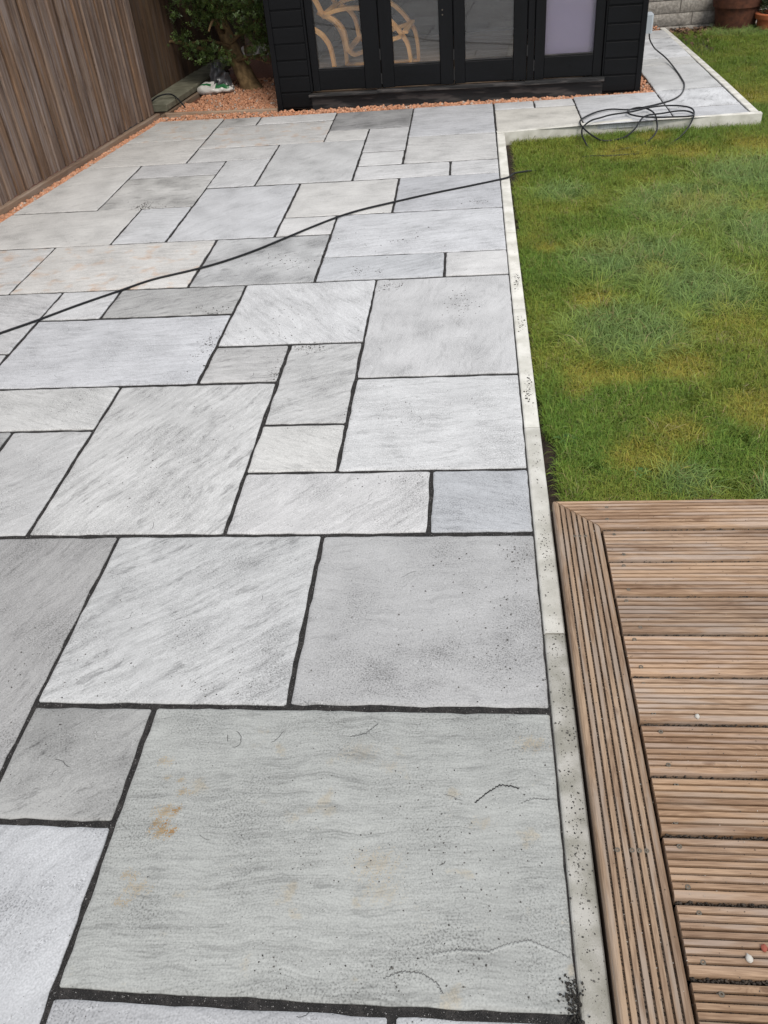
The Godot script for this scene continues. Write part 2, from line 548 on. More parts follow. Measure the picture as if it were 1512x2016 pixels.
func materials() -> void:
	#                k streak blotch layers warp dark ochre
	M.stone = [
		stone(0, 0.10, 0.09, 16.0, 0.10, 0.4, 0.35, 0.14),     # even, wavy thin bedding with iron marks
		stone(1, 0.145, 0.10, 7.0, 0.09, 0.7, 0.0, 0.14),     # strongly streaked
		stone(2, 0.05, 0.11, 5.0, 0.20, 0.3, 0.0, 0.07),     # calm
		stone(3, 0.10, 0.08, 7.0, 0.10, 0.45, 0.0, 0.13),     # light streaks
		stone(4, 0.09, 0.26, 4.0, 0.20, 1.0, 0.0, 0.10),    # patchy
		stone(5, 0.09, 0.08, 5.0, 0.15, 0.3, 0.55, 0.12),    # pale with warm iron clouds
	]
	M.stone[0].albedo_color = Color(0.99, 1.0, 0.987)
	M.joint = tri_uv(grainy(11, 512, Color(0.10, 0.095, 0.095), Color(0.22, 0.21, 0.205), 0.02, 1.5, 0.16, Color(0.42, 0.40, 0.38), 0.5, 0.95), 3.0)
	M.concrete = grainy(21, 512, Color(0.68, 0.675, 0.64), Color(0.86, 0.855, 0.84), 0.014, 0.5, 0.07, Color(0.48, 0.47, 0.45), 0.12)
	M.concrete.vertex_color_use_as_albedo = true
	M.clean_concrete = grainy(25, 512, Color(0.74, 0.735, 0.71), Color(0.86, 0.855, 0.84), 0.010, 0.5, 0.07, Color(0.50, 0.49, 0.47), 0.12)
	M.clean_concrete.vertex_color_use_as_albedo = true
	M.soil = tri_uv(grainy(31, 512, Color(0.13, 0.10, 0.08), Color(0.26, 0.20, 0.16), 0.02, 1.3, 0.15, Color(0.38, 0.32, 0.27), 1.0, 0.97), 2.0)
	M.deck = [
		timber(1, 1024, 256, Color(0.79, 0.70, 0.615), Color(0.50, 0.405, 0.33), 5, 0.7, 0.6, Color(0.75, 0.72, 0.71)),
		timber(2, 1024, 256, Color(0.80, 0.70, 0.605), Color(0.52, 0.415, 0.33), 4, 0.7, 0.5, Color(0.76, 0.72, 0.71)),
	]
	M.fence = [
		timber(3, 1024, 256, Color(0.52, 0.44, 0.38), Color(0.25, 0.19, 0.16), 4, 0.7, 0.6, Color(0.52, 0.48, 0.47)),
		timber(4, 1024, 256, Color(0.53, 0.42, 0.33), Color(0.28, 0.21, 0.16), 3, 0.7, 0.45, Color(0.49, 0.45, 0.45)),
	]
	M.paint = timber(5, 512, 128, Color(0.062, 0.066, 0.076), Color(0.042, 0.045, 0.053), 2, 0.6)
	M.paint.roughness = 0.5
	M.paint.metallic_specular = 0.3
	M.worn_paint = timber(6, 512, 128, Color(0.13, 0.13, 0.135), Color(0.06, 0.06, 0.065), 0, 0.6, 0.8, Color(0.33, 0.31, 0.30))
	M.pale_timber = timber(7, 512, 128, Color(0.66, 0.58, 0.50), Color(0.47, 0.39, 0.33), 1, 0.6, 0.5, Color(0.70, 0.66, 0.62))
	M.birch = timber(8, 512, 64, Color(0.86, 0.67, 0.42), Color(0.74, 0.53, 0.30), 0, 0.5)
	M.birch.roughness = 0.4
	M.render = tri_uv(grainy(41, 512, Color(0.62, 0.60, 0.57), Color(0.84, 0.82, 0.79), 0.03, 1.5, 0.18, Color(0.44, 0.42, 0.40), 1.6, 0.95), 2.2)
	M.render.vertex_color_use_as_albedo = true
	M.terracotta = tri_uv(grainy(51, 256, Color(0.62, 0.33, 0.20), Color(0.72, 0.42, 0.27), 0.02, 0.6, 0.06, Color(0.75, 0.55, 0.42), 0.15), 3.0)
	M.old_terracotta = tri_uv(grainy(55, 256, Color(0.27, 0.16, 0.12), Color(0.40, 0.24, 0.17), 0.02, 0.7, 0.10, Color(0.45, 0.36, 0.30), 0.2), 3.0)
	M.bark = grainy(61, 256, Color(0.42, 0.34, 0.23), Color(0.60, 0.50, 0.35), 0.03, 1.0, 0.1, Color(0.3, 0.24, 0.16), 0.8)
	M.tinted = mat(Color.WHITE, 0.85)
	M.tinted.vertex_color_use_as_albedo = true
	M.blade = mat(Color.WHITE, 0.6)
	M.blade.metallic_specular = 0.22
	M.blade.vertex_color_use_as_albedo = true
	M.blade.backlight_enabled = true
	M.blade.backlight = Color(0.25, 0.3, 0.12)
	M.leaf = mat(Color.WHITE, 0.45)
	M.leaf.vertex_color_use_as_albedo = true
	M.rubber = mat(lin(0.012, 0.013, 0.015), 0.4)
	M.rubber.metallic_specular = 0.35
	M.steel = mat(lin(0.13, 0.11, 0.085), 0.5)
	M.steel.metallic = 0.5
	M.glass = mat(Color(1, 1, 1, 0.02), 0.02)
	M.glass.transparency = BaseMaterial3D.TRANSPARENCY_ALPHA
	M.plastic_grey = mat(lin(0.42, 0.47, 0.51), 0.35)
	M.black_plastic = mat(lin(0.012, 0.012, 0.013), 0.4)
	M.felt = mat(lin(0.05, 0.05, 0.052), 0.9)

# the left side of the garden runs askew: x of the paving's cut edge at z
func cut_x(z: float) -> float:
	return -2.356 - 0.151 * (z + 6.684)

func ground() -> void:
	var s := Shape.new()
	s.quad(Vector3(-40, -0.16, -60), Vector3(40, -0.16, -60), Vector3(40, -0.16, 20), Vector3(-40, -0.16, 20))
	struct(obj("ground", s, M.soil), "bare brown garden soil under and around everything")

func lawn_y(z: float) -> float:
	return lerpf(-0.058, -0.088, clampf((-z - 2.0) / 4.0, 0.0, 1.0))

# ---------------------------------------------------------------- paving
func slab(parent: Node3D, x0: float, x1: float, zn: float, zf: float, kind: int, angle: float, tone: float, warm: float, clip: PackedVector2Array) -> void:
	var gx := rnd(0.004, 0.008)
	var gz := rnd(0.0055, 0.0105)
	var r0 := 0.0035 if x0 > 0.15 and x0 < 0.17 else gx
	var r1 := 0.003 if x1 > 0.15 and x1 < 0.17 else gx
	var poly := PackedVector2Array([Vector2(x0 + r0, zn - gz), Vector2(x1 - r1, zn - gz), Vector2(x1 - r1, zf + gz), Vector2(x0 + r0, zf + gz)])
	if clip.size():
		var got := Geometry2D.intersect_polygons(poly, clip)
		if got.is_empty(): return
		poly = got[0]
	if Geometry2D.is_polygon_clockwise(poly): poly.reverse()
	# a hand-dressed outline: points every 3 cm, pushed in and out
	var nz := FastNoiseLite.new()
	nz.seed = int(x0 * 733 + zn * 977)
	nz.frequency = 9.0
	nz.fractal_octaves = 3
	var line := PackedVector2Array()
	var n := poly.size()
	for i in n:
		var a := poly[i]
		var b := poly[(i + 1) % n]
		var l := a.distance_to(b)
		if l < 0.01: continue
		var k := maxi(1, int(l / 0.03))
		var out := Vector2((b - a).y, -(b - a).x).normalized()
		for j in k + 1:
			var q := a.lerp(b, clampf(float(j) / k, 0.0035 / l, 1.0 - 0.0035 / l))
			line.append(q + out * (nz.get_noise_2dv(q) * (0.0042 if absf(q.x - 0.159) > 0.012 else 0.0015) + rnd(-0.0009, 0.0009)))
	var mid := Vector2.ZERO
	for q in line: mid += q / line.size()
	var s := Shape.new()
	var c := Color(tone, tone, tone)
	# warm > 0 towards buff, < 0 towards blue grey, tone as a linear share of the stone's own colour
	tone *= 1.1
	if warm < 0.0: warm *= 0.6
	s.tint = Color(tone * (1.0 + warm * 0.05), tone * (1.0 + warm * 0.012), tone * (1.0 - warm * 0.07))
	var rot := slab_turn(kind, angle)
	var tilt := Vector2(rnd(-0.0015, 0.0015), rnd(-0.0015, 0.0015))
	var lift := rnd(-0.0012, 0.0012)
	var m := line.size()
	var up := []
	for ring in 4:
		var row := []
		for i in m:
			var q := line[i]
			var to := (mid - q).normalized()
			var inset: float = [0.0, 0.0, 0.0035, 0.012][ring] * (1.0 if ring < 2 else 1.0 + nz.get_noise_1d(i * 3.1) * 0.5)
			q += to * inset
			var y: float = [-0.035, -0.0035, -0.0006, 0.0][ring] + lift + (q - mid).dot(tilt) + (nz.get_noise_2d(q.x * 2.0, q.y * 2.0) * 0.0012 if ring > 0 else 0.0)
			row.append(Vector3(q.x, y, q.y))
		up.append(row)
	var centre := Vector3(mid.x, lift, mid.y)
	var uvf := func(v: Vector3) -> Vector2: return rot * (Vector2(v.x, v.z) / 1.3)
	for ring in 3:
		s.smooth = 1 if ring > 0 else 2
		for i in m:
			var j := (i + 1) % m
			var a: Vector3 = up[ring][i]
			var b: Vector3 = up[ring][j]
			var d: Vector3 = up[ring + 1][j]
			var e: Vector3 = up[ring + 1][i]
			s.quad(a, b, d, e, uvf.call(a), uvf.call(b), uvf.call(d), uvf.call(e))
	s.smooth = 1
	for i in m:
		var a: Vector3 = up[3][i]
		var b: Vector3 = up[3][(i + 1) % m]
		s.tri(a, b, centre, uvf.call(a), uvf.call(b), uvf.call(centre))
	# faces up
	var k := s.p.size() - 3
	if (s.p[k + 1] - s.p[k]).cross(s.p[k + 2] - s.p[k]).y > 0: s.flip(0)
	obj("paving_slab", s, M.stone[kind], parent)

func patio() -> void:
	var pt := Node3D.new()
	pt.name = "patio"
	add_child(pt)
	struct(pt, "patio of pale grey riven sandstone slabs with dark joints")
	# dark jointing sand: a sheet 9 mm down
	var s := Shape.new()
	var y := -0.0055
	s.quad(Vector3(cut_x(0.7) + 0.01, y, 0.7), Vector3(0.162, y, 0.7), Vector3(0.162, y, -6.61), Vector3(cut_x(-6.64) + 0.01, y, -6.64))
	s.quad(Vector3(0.162, y, -5.84), Vector3(1.782, y, -5.93), Vector3(1.782, y, -6.64), Vector3(0.162, y, -6.60))
	s.quad(Vector3(1.312, y, -6.64), Vector3(1.782, y, -6.64), Vector3(1.782, y, -8.94), Vector3(1.312, y, -8.94))
	for i in range(0, s.p.size(), 3):
		pass
	if (s.p[1] - s.p[0]).cross(s.p[2] - s.p[0]).y > 0: s.flip(0)
	obj("jointing_sand", s, M.joint, pt)
	var clip := PackedVector2Array([Vector2(cut_x(0.8), 0.8), Vector2(3, 0.8), Vector2(3, -6.62), Vector2(0.2, -6.61), Vector2(-0.9, -6.625), Vector2(cut_x(-6.69), -6.69)])
	var list := [
		# x0, x1, near z, far z, stone, bedding angle, tone, warmth
		[-0.736, -0.146, 0.04, -0.561, 2, 10, 0.40, -0.5], [-0.146, 0.159, 0.04, -0.561, 3, 20, 0.44, -0.4],
		[-1.33, -0.736, 0.03, -0.878, 2, 60, 0.46, -0.7], [-1.93, -1.33, 0.03, -0.878, 3, 15, 0.44, 0.0],
		[-2.53, -1.93, 0.03, -0.878, 0, 5, 0.44, 0.0], [-3.4, -2.53, 0.03, -0.878, 2, 5, 0.44, 0.0],
		[-0.736, 0.159, 0.7, 0.04, 0, 3, 0.44, 0.0], [-1.64, -0.736, 0.7, 0.03, 3, 3, 0.44, 0.0],
		[-2.5, -1.64, 0.7, 0.03, 1, 30, 0.44, 0.0], [-3.4, -2.5, 0.7, 0.03, 2, 30, 0.44, 0.0],
		[-0.736, 0.159, -0.561, -1.18, 0, 3, 0.35, 0.15], [-1.029, -0.736, -0.878, -1.18, 4, 35, 0.31, 0.2],
		[-1.63, -1.029, -0.878, -1.786, 3, 65, 0.33, 0.2], [-2.23, -1.63, -0.878, -1.786, 1, 40, 0.42, 0.0],
		[-2.83, -2.23, -0.878, -1.786, 2, 10, 0.44, 0.0], [-3.5, -2.83, -0.878, -1.786, 3, 0, 0.44, 0.0],
		[-1.029, -0.43, -1.18, -1.786, 1, 38, 0.45, -0.1], [-0.43, 0.159, -1.18, -1.786, 2, 5, 0.39, 0.0],
		[-1.313, -0.718, -1.786, -2.658, 1, 62, 0.50, 0.1], [-1.61, -1.313, -1.786, -2.36, 3, 40, 0.47, 0.0],
		[-2.2, -1.61, -1.786, -2.36, 4, 20, 0.34, 0.1], [-2.8, -2.2, -1.786, -2.36, 2, 20, 0.44, 0.0], [-3.5, -2.8, -1.786, -2.36, 1, 20, 0.44, 0.0],
		[-2.2, -1.313, -2.36, -2.658, 3, -25, 0.52, 0.1], [-2.8, -2.2, -2.36, -2.95, 3, 10, 0.48, 0.0], [-3.4, -2.8, -2.36, -2.95, 0, 10, 0.45, 0.0],
		[-0.718, -0.129, -1.786, -2.087, 3, 45, 0.53, 0.05], [-0.129, 0.159, -1.786, -2.087, 3, -15, 0.42, -0.9],
		[-0.718, -0.428, -2.087, -2.365, 3, -25, 0.54, 0.3], [-0.718, -0.428, -2.365, -2.951, 1, 30, 0.46, 0.1], [-1.019, -0.718, -2.658, -2.951, 1, 8, 0.44, 0.1],
		[-0.428, 0.159, -2.087, -2.667, 3, 6, 0.55, -0.2], [-0.428, 0.159, -2.667, -3.55, 2, 80, 0.51, -0.1],
		[-1.019, -0.428, -2.951, -3.55, 3, -55, 0.57, -0.2],
		[-1.893, -1.019, -2.658, -3.251, 3, 4, 0.53, -0.7], [-1.611, -1.019, -3.251, -3.55, 1, 22, 0.39, 0.1], [-1.893, -1.611, -3.251, -3.55, 3, 30, 0.57, -0.3],
		[-2.5, -1.893, -2.95, -3.55, 1, -20, 0.51, -0.2], [-2.2, -1.893, -2.658, -2.95, 3, 10, 0.5, 0.0], [-3.1, -2.5, -2.95, -3.55, 2, 10, 0.5, 0.0],
		[-2.8, -2.2, -2.658, -2.95, 2, 10, 0.5, 0.0],
		[-2.166, -1.299, -3.55, -4.137, 5, 2, 0.57, 0.4], [-3.0, -2.166, -3.55, -4.137, 5, 5, 0.55, 0.2], [-1.299, -0.708, -3.55, -4.137, 4, 30, 0.44, -0.2],
		[-0.708, -0.126, -3.55, -3.834, 3, 25, 0.50, -0.8], [-0.126, 0.159, -3.55, -3.834, 2, 10, 0.58, 0.1], [-0.708, 0.159, -3.834, -4.414, 3, 12, 0.56, -0.6],
		[-1.001, -0.708, -4.137, -4.414, 2, 0, 0.60, 0.1], [-1.001, -0.417, -4.414, -4.989, 2, 10, 0.57, 0.3], [-0.417, 0.159, -4.414, -4.989, 3, 14, 0.48, -0.9],
		[-1.574, -1.001, -4.137, -4.989, 2, 45, 0.55, -0.6], [-1.872, -1.574, -4.137, -4.68, 3, 0, 0.57, -0.6], [-2.9, -1.872, -4.137, -4.695, 2, 10, 0.56, 0.3],
		[-2.142, -1.574, -4.68, -5.267, 4, 0, 0.48, 0.25], [-2.142, -1.574, -5.267, -5.546, 3, 0, 0.51, -0.2], [-2.9, -2.142, -4.695, -5.546, 2, 20, 0.58, 0.3],
		[-1.574, -1.278, -4.989, -5.546, 3, 45, 0.57, -0.2], [-1.278, -0.694, -4.989, -5.854, 2, 50, 0.53, -0.2],
		[-0.694, -0.125, -4.989, -5.266, 3, 10, 0.58, -0.1], [-0.125, 0.159, -4.989, -5.266, 3, 10, 0.58, -0.1],
		[-0.694, -0.415, -5.266, -5.55, 2, 0, 0.60, 0.0], [-0.694, -0.415, -5.55, -6.115, 3, 0, 0.54, -0.1], [-0.981, -0.694, -5.854, -6.12, 3, 5, 0.58, 0.2],
		[-0.981, -0.415, -6.12, -6.62, 4, 0, 0.31, -0.2], [-0.415, 0.159, -5.266, -5.852, 3, 0, 0.55, 0.15], [-0.415, 0.159, -5.852, -6.64, 3, 8, 0.53, -0.7],
		[-1.845, -1.278, -5.546, -5.854, 3, 25, 0.55, 0.0], [-1.845, -0.981, -5.854, -6.415, 5, 0, 0.54, 0.2], [-1.845, -1.555, -6.415, -6.65, 4, 20, 0.46, 0.2],
		[-1.555, -0.981, -6.415, -6.64, 3, 10, 0.58, 0.0], [-2.9, -1.845, -5.546, -6.11, 3, 5, 0.56, 0.4], [-2.9, -1.845, -6.11, -6.70, 5, 10, 0.54, 0.3],
	]
	for a: Array in list:
		slab(pt, a[0], a[1], a[2], a[3], a[4], a[5], a[6], a[7], clip)
	# the paving that goes on round the shed
	var no := PackedVector2Array()
	var arm := PackedVector2Array([Vector2(0.1, -5.852), Vector2(1.781, -5.955), Vector2(1.781, -9.0), Vector2(0.1, -9.0)])
	for a: Array in [
		[0.166, 0.728, -5.7, -6.415, 2, 0, 0.60, 0.9], [0.166, 0.448, -6.415, -6.615, 3, 0, 0.58, -0.2], [0.448, 0.726, -6.415, -6.62, 2, 0, 0.60, 0.0],
		[0.728, 1.306, -5.7, -6.65, 3, 8, 0.57, -0.5], [1.306, 1.778, -5.7, -6.17, 2, 8, 0.54, -0.7], [1.306, 1.778, -6.17, -6.68, 4, 70, 0.58, -0.5],
		[1.306, 1.778, -6.68, -7.49, 2, 8, 0.55, -0.1], [1.306, 1.778, -7.49, -7.75, 3, 8, 0.56, 0.1], [1.306, 1.778, -7.75, -8.58, 4, 30, 0.60, -0.5], [1.306, 1.778, -8.58, -8.94, 3, 8, 0.52, 0.0]]:
		slab(pt, a[0], a[1], a[2], a[3], a[4], a[5], a[6], a[7], arm)

# ---------------------------------------------------------------- concrete edging stones
func edging() -> void:
	var e := Node3D.new()
	e.name = "kerb"
	add_child(e)
	struct(e, "pale concrete edging stones set on edge along the paving")
	var prof := PackedVector2Array([Vector2(-0.025, -0.16), Vector2(0.025, -0.16), Vector2(0.025, -0.006), Vector2(0.023, -0.002), Vector2(0.019, 0.0), Vector2(-0.022, 0.0), Vector2(-0.025, -0.003)])
	# along the lawn: joints at these z, nearest first; then the front and the side of the paving by the shed
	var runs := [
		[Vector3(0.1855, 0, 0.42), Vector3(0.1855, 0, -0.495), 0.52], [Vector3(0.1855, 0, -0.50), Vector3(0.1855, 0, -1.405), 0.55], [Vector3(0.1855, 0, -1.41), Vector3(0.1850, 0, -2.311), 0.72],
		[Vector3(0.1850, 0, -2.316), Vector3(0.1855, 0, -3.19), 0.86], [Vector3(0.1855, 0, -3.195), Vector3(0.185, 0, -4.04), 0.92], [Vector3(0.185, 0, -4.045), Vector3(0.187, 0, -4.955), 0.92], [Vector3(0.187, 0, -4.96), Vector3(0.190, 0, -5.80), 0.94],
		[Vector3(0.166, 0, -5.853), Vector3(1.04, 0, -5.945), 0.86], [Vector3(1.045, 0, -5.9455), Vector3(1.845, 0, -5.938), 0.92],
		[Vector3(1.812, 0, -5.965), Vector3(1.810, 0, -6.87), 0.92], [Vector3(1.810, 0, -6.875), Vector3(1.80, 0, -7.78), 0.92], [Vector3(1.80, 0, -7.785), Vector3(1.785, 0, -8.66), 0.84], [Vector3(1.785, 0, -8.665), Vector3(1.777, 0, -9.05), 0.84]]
	for r: Array in runs:
		var s := Shape.new()
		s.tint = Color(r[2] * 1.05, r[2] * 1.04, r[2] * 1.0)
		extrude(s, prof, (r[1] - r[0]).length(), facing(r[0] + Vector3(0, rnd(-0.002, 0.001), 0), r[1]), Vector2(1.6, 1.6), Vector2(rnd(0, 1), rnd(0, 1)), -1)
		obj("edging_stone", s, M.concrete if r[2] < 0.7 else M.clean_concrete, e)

# ---------------------------------------------------------------- timber deck
func deck_profile(w: float) -> PackedVector2Array:      # grooved decking, top face at y = 0
	var t := 0.028
	var p := PackedVector2Array([Vector2(-w / 2 + 0.003, -t), Vector2(w / 2 - 0.003, -t), Vector2(w / 2, -t + 0.003), Vector2(w / 2, -0.009), Vector2(w / 2 - 0.002, -0.003), Vector2(w / 2 - 0.006, 0.0)])
	var n := 7
	var flat := w - 0.020
	for i in n:
		var c := w / 2 - 0.010 - flat * (i + 0.5) / n
		p.append(Vector2(c + 0.0024, 0.0))
		p.append(Vector2(c + 0.0018, -0.0085))
		p.append(Vector2(c - 0.0018, -0.0085))
		p.append(Vector2(c - 0.0024, 0.0))
	p.append_array(PackedVector2Array([Vector2(-w / 2 + 0.006, 0.0), Vector2(-w / 2 + 0.002, -0.003), Vector2(-w / 2, -0.009), Vector2(-w / 2, -t + 0.003)]))
	return p

func screw(parent: Node3D, at: Vector3) -> void:
	var s := Shape.new()
	lathe(s, PackedVector2Array([Vector2(0.0, -0.008), Vector2(0.0046, -0.008), Vector2(0.0050, -0.0006), Vector2(0.0044, 0.0), Vector2(0.0019, 0.0), Vector2(0.0016, -0.0026), Vector2(0.0, -0.0026)]), 10, Transform3D(Basis.IDENTITY, at))
	obj("screw", s, M.steel, parent)

func deck() -> void:
	var d := thing("deck", "low deck of grooved brown softwood boards beside the lawn", "decking", Vector3(0.214, 0, -1.887))
	var top := 0.033
	var w := 0.1165
	var prof := deck_profile(w)
	var off := Vector3(-0.214, 0, 1.887)
	# the mitred frame: one board along the edging, one along the lawn
	var s := Shape.new()
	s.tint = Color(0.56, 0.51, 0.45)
	var x := facing(Vector3(0.2745, top, 0.5) + off, Vector3(0.2745, top, -1.826) + off)
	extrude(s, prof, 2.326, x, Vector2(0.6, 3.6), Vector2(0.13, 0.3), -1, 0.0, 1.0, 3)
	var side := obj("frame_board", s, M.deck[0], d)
	for q in [[-0.84, [0.252, 0.278, 0.291, 0.304]], [-1.73, [0.262, 0.275, 0.290]], [-0.2, [0.252, 0.278]]]:
		for sx: float in q[1]:
			screw(side, Vector3(sx, top + 0.0005, q[0]) + off)
	s = Shape.new()
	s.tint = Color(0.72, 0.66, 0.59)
	x = facing(Vector3(0.277, top, -1.8265) + off, Vector3(2.6, top, -1.8265) + off)
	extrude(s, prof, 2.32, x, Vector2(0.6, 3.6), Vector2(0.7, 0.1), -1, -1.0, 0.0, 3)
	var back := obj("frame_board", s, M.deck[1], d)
	for sx in [0.355, 0.36, 0.96, 1.56]:
		screw(back, Vector3(sx, top + 0.0005, -1.80 if sx != 0.36 else -1.851) + off)
	# the infill boards, joints 6 mm
	for i in 18:
		var z := -1.6955 + i * 0.1262
		s = Shape.new()
		var warm := rnd(0.0, 1.0)
		s.tint = Color(0.72, 0.66, 0.60).lerp(Color(0.60, 0.51, 0.41), warm if i > 4 else 0.1) * rnd(0.72, 1.04)
		x = facing(Vector3(0.3385, top + rnd(-0.0008, 0.0008), z) + off, Vector3(2.6, top, z) + off)
		extrude(s, prof, 2.26, x, Vector2(0.6, 3.6), Vector2(rnd(0, 1), rnd(0, 1)), -1, 0.0, 0.0, 2)
		var b := obj("deck_board", s, M.deck[i % 2], d)
		for k in 4:
			for q in [-0.0413, 0.0413]:
				screw(b, Vector3(0.372 + k * 0.45 + rnd(-0.012, 0.012), top + 0.0005, z + q + rnd(-0.004, 0.004)) + off)
	# what carries the boards
	for zz in 4:
		s = Shape.new()
		beam(s, Vector3(0.242 + zz * 0.6, -0.049, 0.45) + off, Vector3(0.242 + zz * 0.6, -0.049, -1.86) + off, 0.047, 0.105)
		obj("joist", s, M.pale_timber, d)

# ---------------------------------------------------------------- fences
func fence_run(f: Node3D, a: Vector3, b: Vector3, height: float, mats: Array, tone: float, step: float, green := 0.0) -> void:
	# overlapping feather-edge boards, thin edge first; each laps over the one before
	var dir := (b - a).normalized()
	var out := Vector3(-dir.z, 0, dir.x)
	if out.x < 0: out = -out
	var n := int(a.distance_to(b) / step)
	for i in n:
		var s := Shape.new()
		var w := step + 0.026
		var lean := rnd(-0.004, 0.004)
		var thick := rnd(0.019, 0.025)
		var prof := PackedVector2Array([Vector2(0, 0), Vector2(w * 0.5, 0.003), Vector2(w, 0.013), Vector2(w, thick + 0.003), Vector2(w - 0.004, thick + 0.006), Vector2(w * 0.45, 0.014), Vector2(0.001, 0.005)])
		# local x along the fence, local y outward, local z up
		var base := a + dir * (i * step) + out * rnd(0.0, 0.004) + Vector3(0, rnd(-0.004, 0.004), 0)
		var bx := (dir + Vector3(0, lean, 0)).normalized()
		var x := Transform3D(Basis(bx, out, Vector3.UP), base)
		var t := tone * rnd(0.72, 1.15)
		s.tint = Color(t * rnd(0.97, 1.04), t, t * rnd(0.93, 1.02))
		extrude(s, prof, height, x, Vector2(0.34, 3.5), Vector2(rnd(0, 1), rnd(0, 1)), -1, 0.0, 0.0, 1)
		var o := obj("fence_board", s, mats[(i * 7 + i / 3) % mats.size()], f)
		o.rotation.y = 0.0
	for hy in [0.3, 1.0, 1.65]:
		var s := Shape.new()
		beam(s, a + Vector3(0, hy, 0) - out * 0.026, b + Vector3(0, hy, 0) - out * 0.026, 0.05, 0.07)
		obj("rail", s, mats[0], f)
	for k in 3:
		var q := a.lerp(b, k / 2.0) - out * 0.10
		var s := Shape.new()
		extrude(s, rect(0.09, 0.09, 0.004), height + 0.15, Transform3D(Basis(Vector3.RIGHT, Vector3.FORWARD, Vector3.UP), q - Vector3(0, 0.1, 0)))
		obj("post", s, mats[0], f)

func side_fences() -> void:
	var a := Vector3(-3.504, 0.030, -0.15)
	var b := Vector3(-2.439, 0.030, -6.852)
	var f := thing("fence", "weathered brown feather edge board fence along the paving's left side", "fence")
	fence_run(f, b - Vector3(0.012, 0, 0), a - Vector3(0.012, 0, 0), 1.75, M.fence, 1.85, 0.094)
	# the long timber the boards stand on
	var dir := (b - a).normalized()
	var out := Vector3(-dir.z, 0, dir.x)
	var s := Shape.new()
	var half := (b - a) * 0.5
	for k in 3:
		s = Shape.new()
		s.tint = Color(0.62, 0.58, 0.55)
		var p0 := a.lerp(b, k / 3.0) + out * 0.022
		var p1 := a.lerp(b, (k + 1) / 3.0) + out * 0.022
		p0.y = -0.024
		p1.y = -0.024
		beam(s, p0, p1 - dir * 0.003, 0.036, 0.10, 0.006)
		obj("gravel_board", s, M.pale_timber, f)
	# the fence behind, set back from the line of the first
	var f2 := thing("fence", "dark mossy board fence set back behind the tree", "fence")
	fence_run(f2, Vector3(-2.72, 0.03, -6.45), Vector3(-2.31, 0.03, -9.6), 1.85, [M.fence[1]], 0.45, 0.1)
	var f3 := thing("fence", "dark board fence across the back behind tree and shed", "fence")
	fence_run(f3, Vector3(-2.3, 0.02, -9.62), Vector3(1.75, 0.02, -9.62), 1.85, [M.fence[1]], 0.55, 0.1)

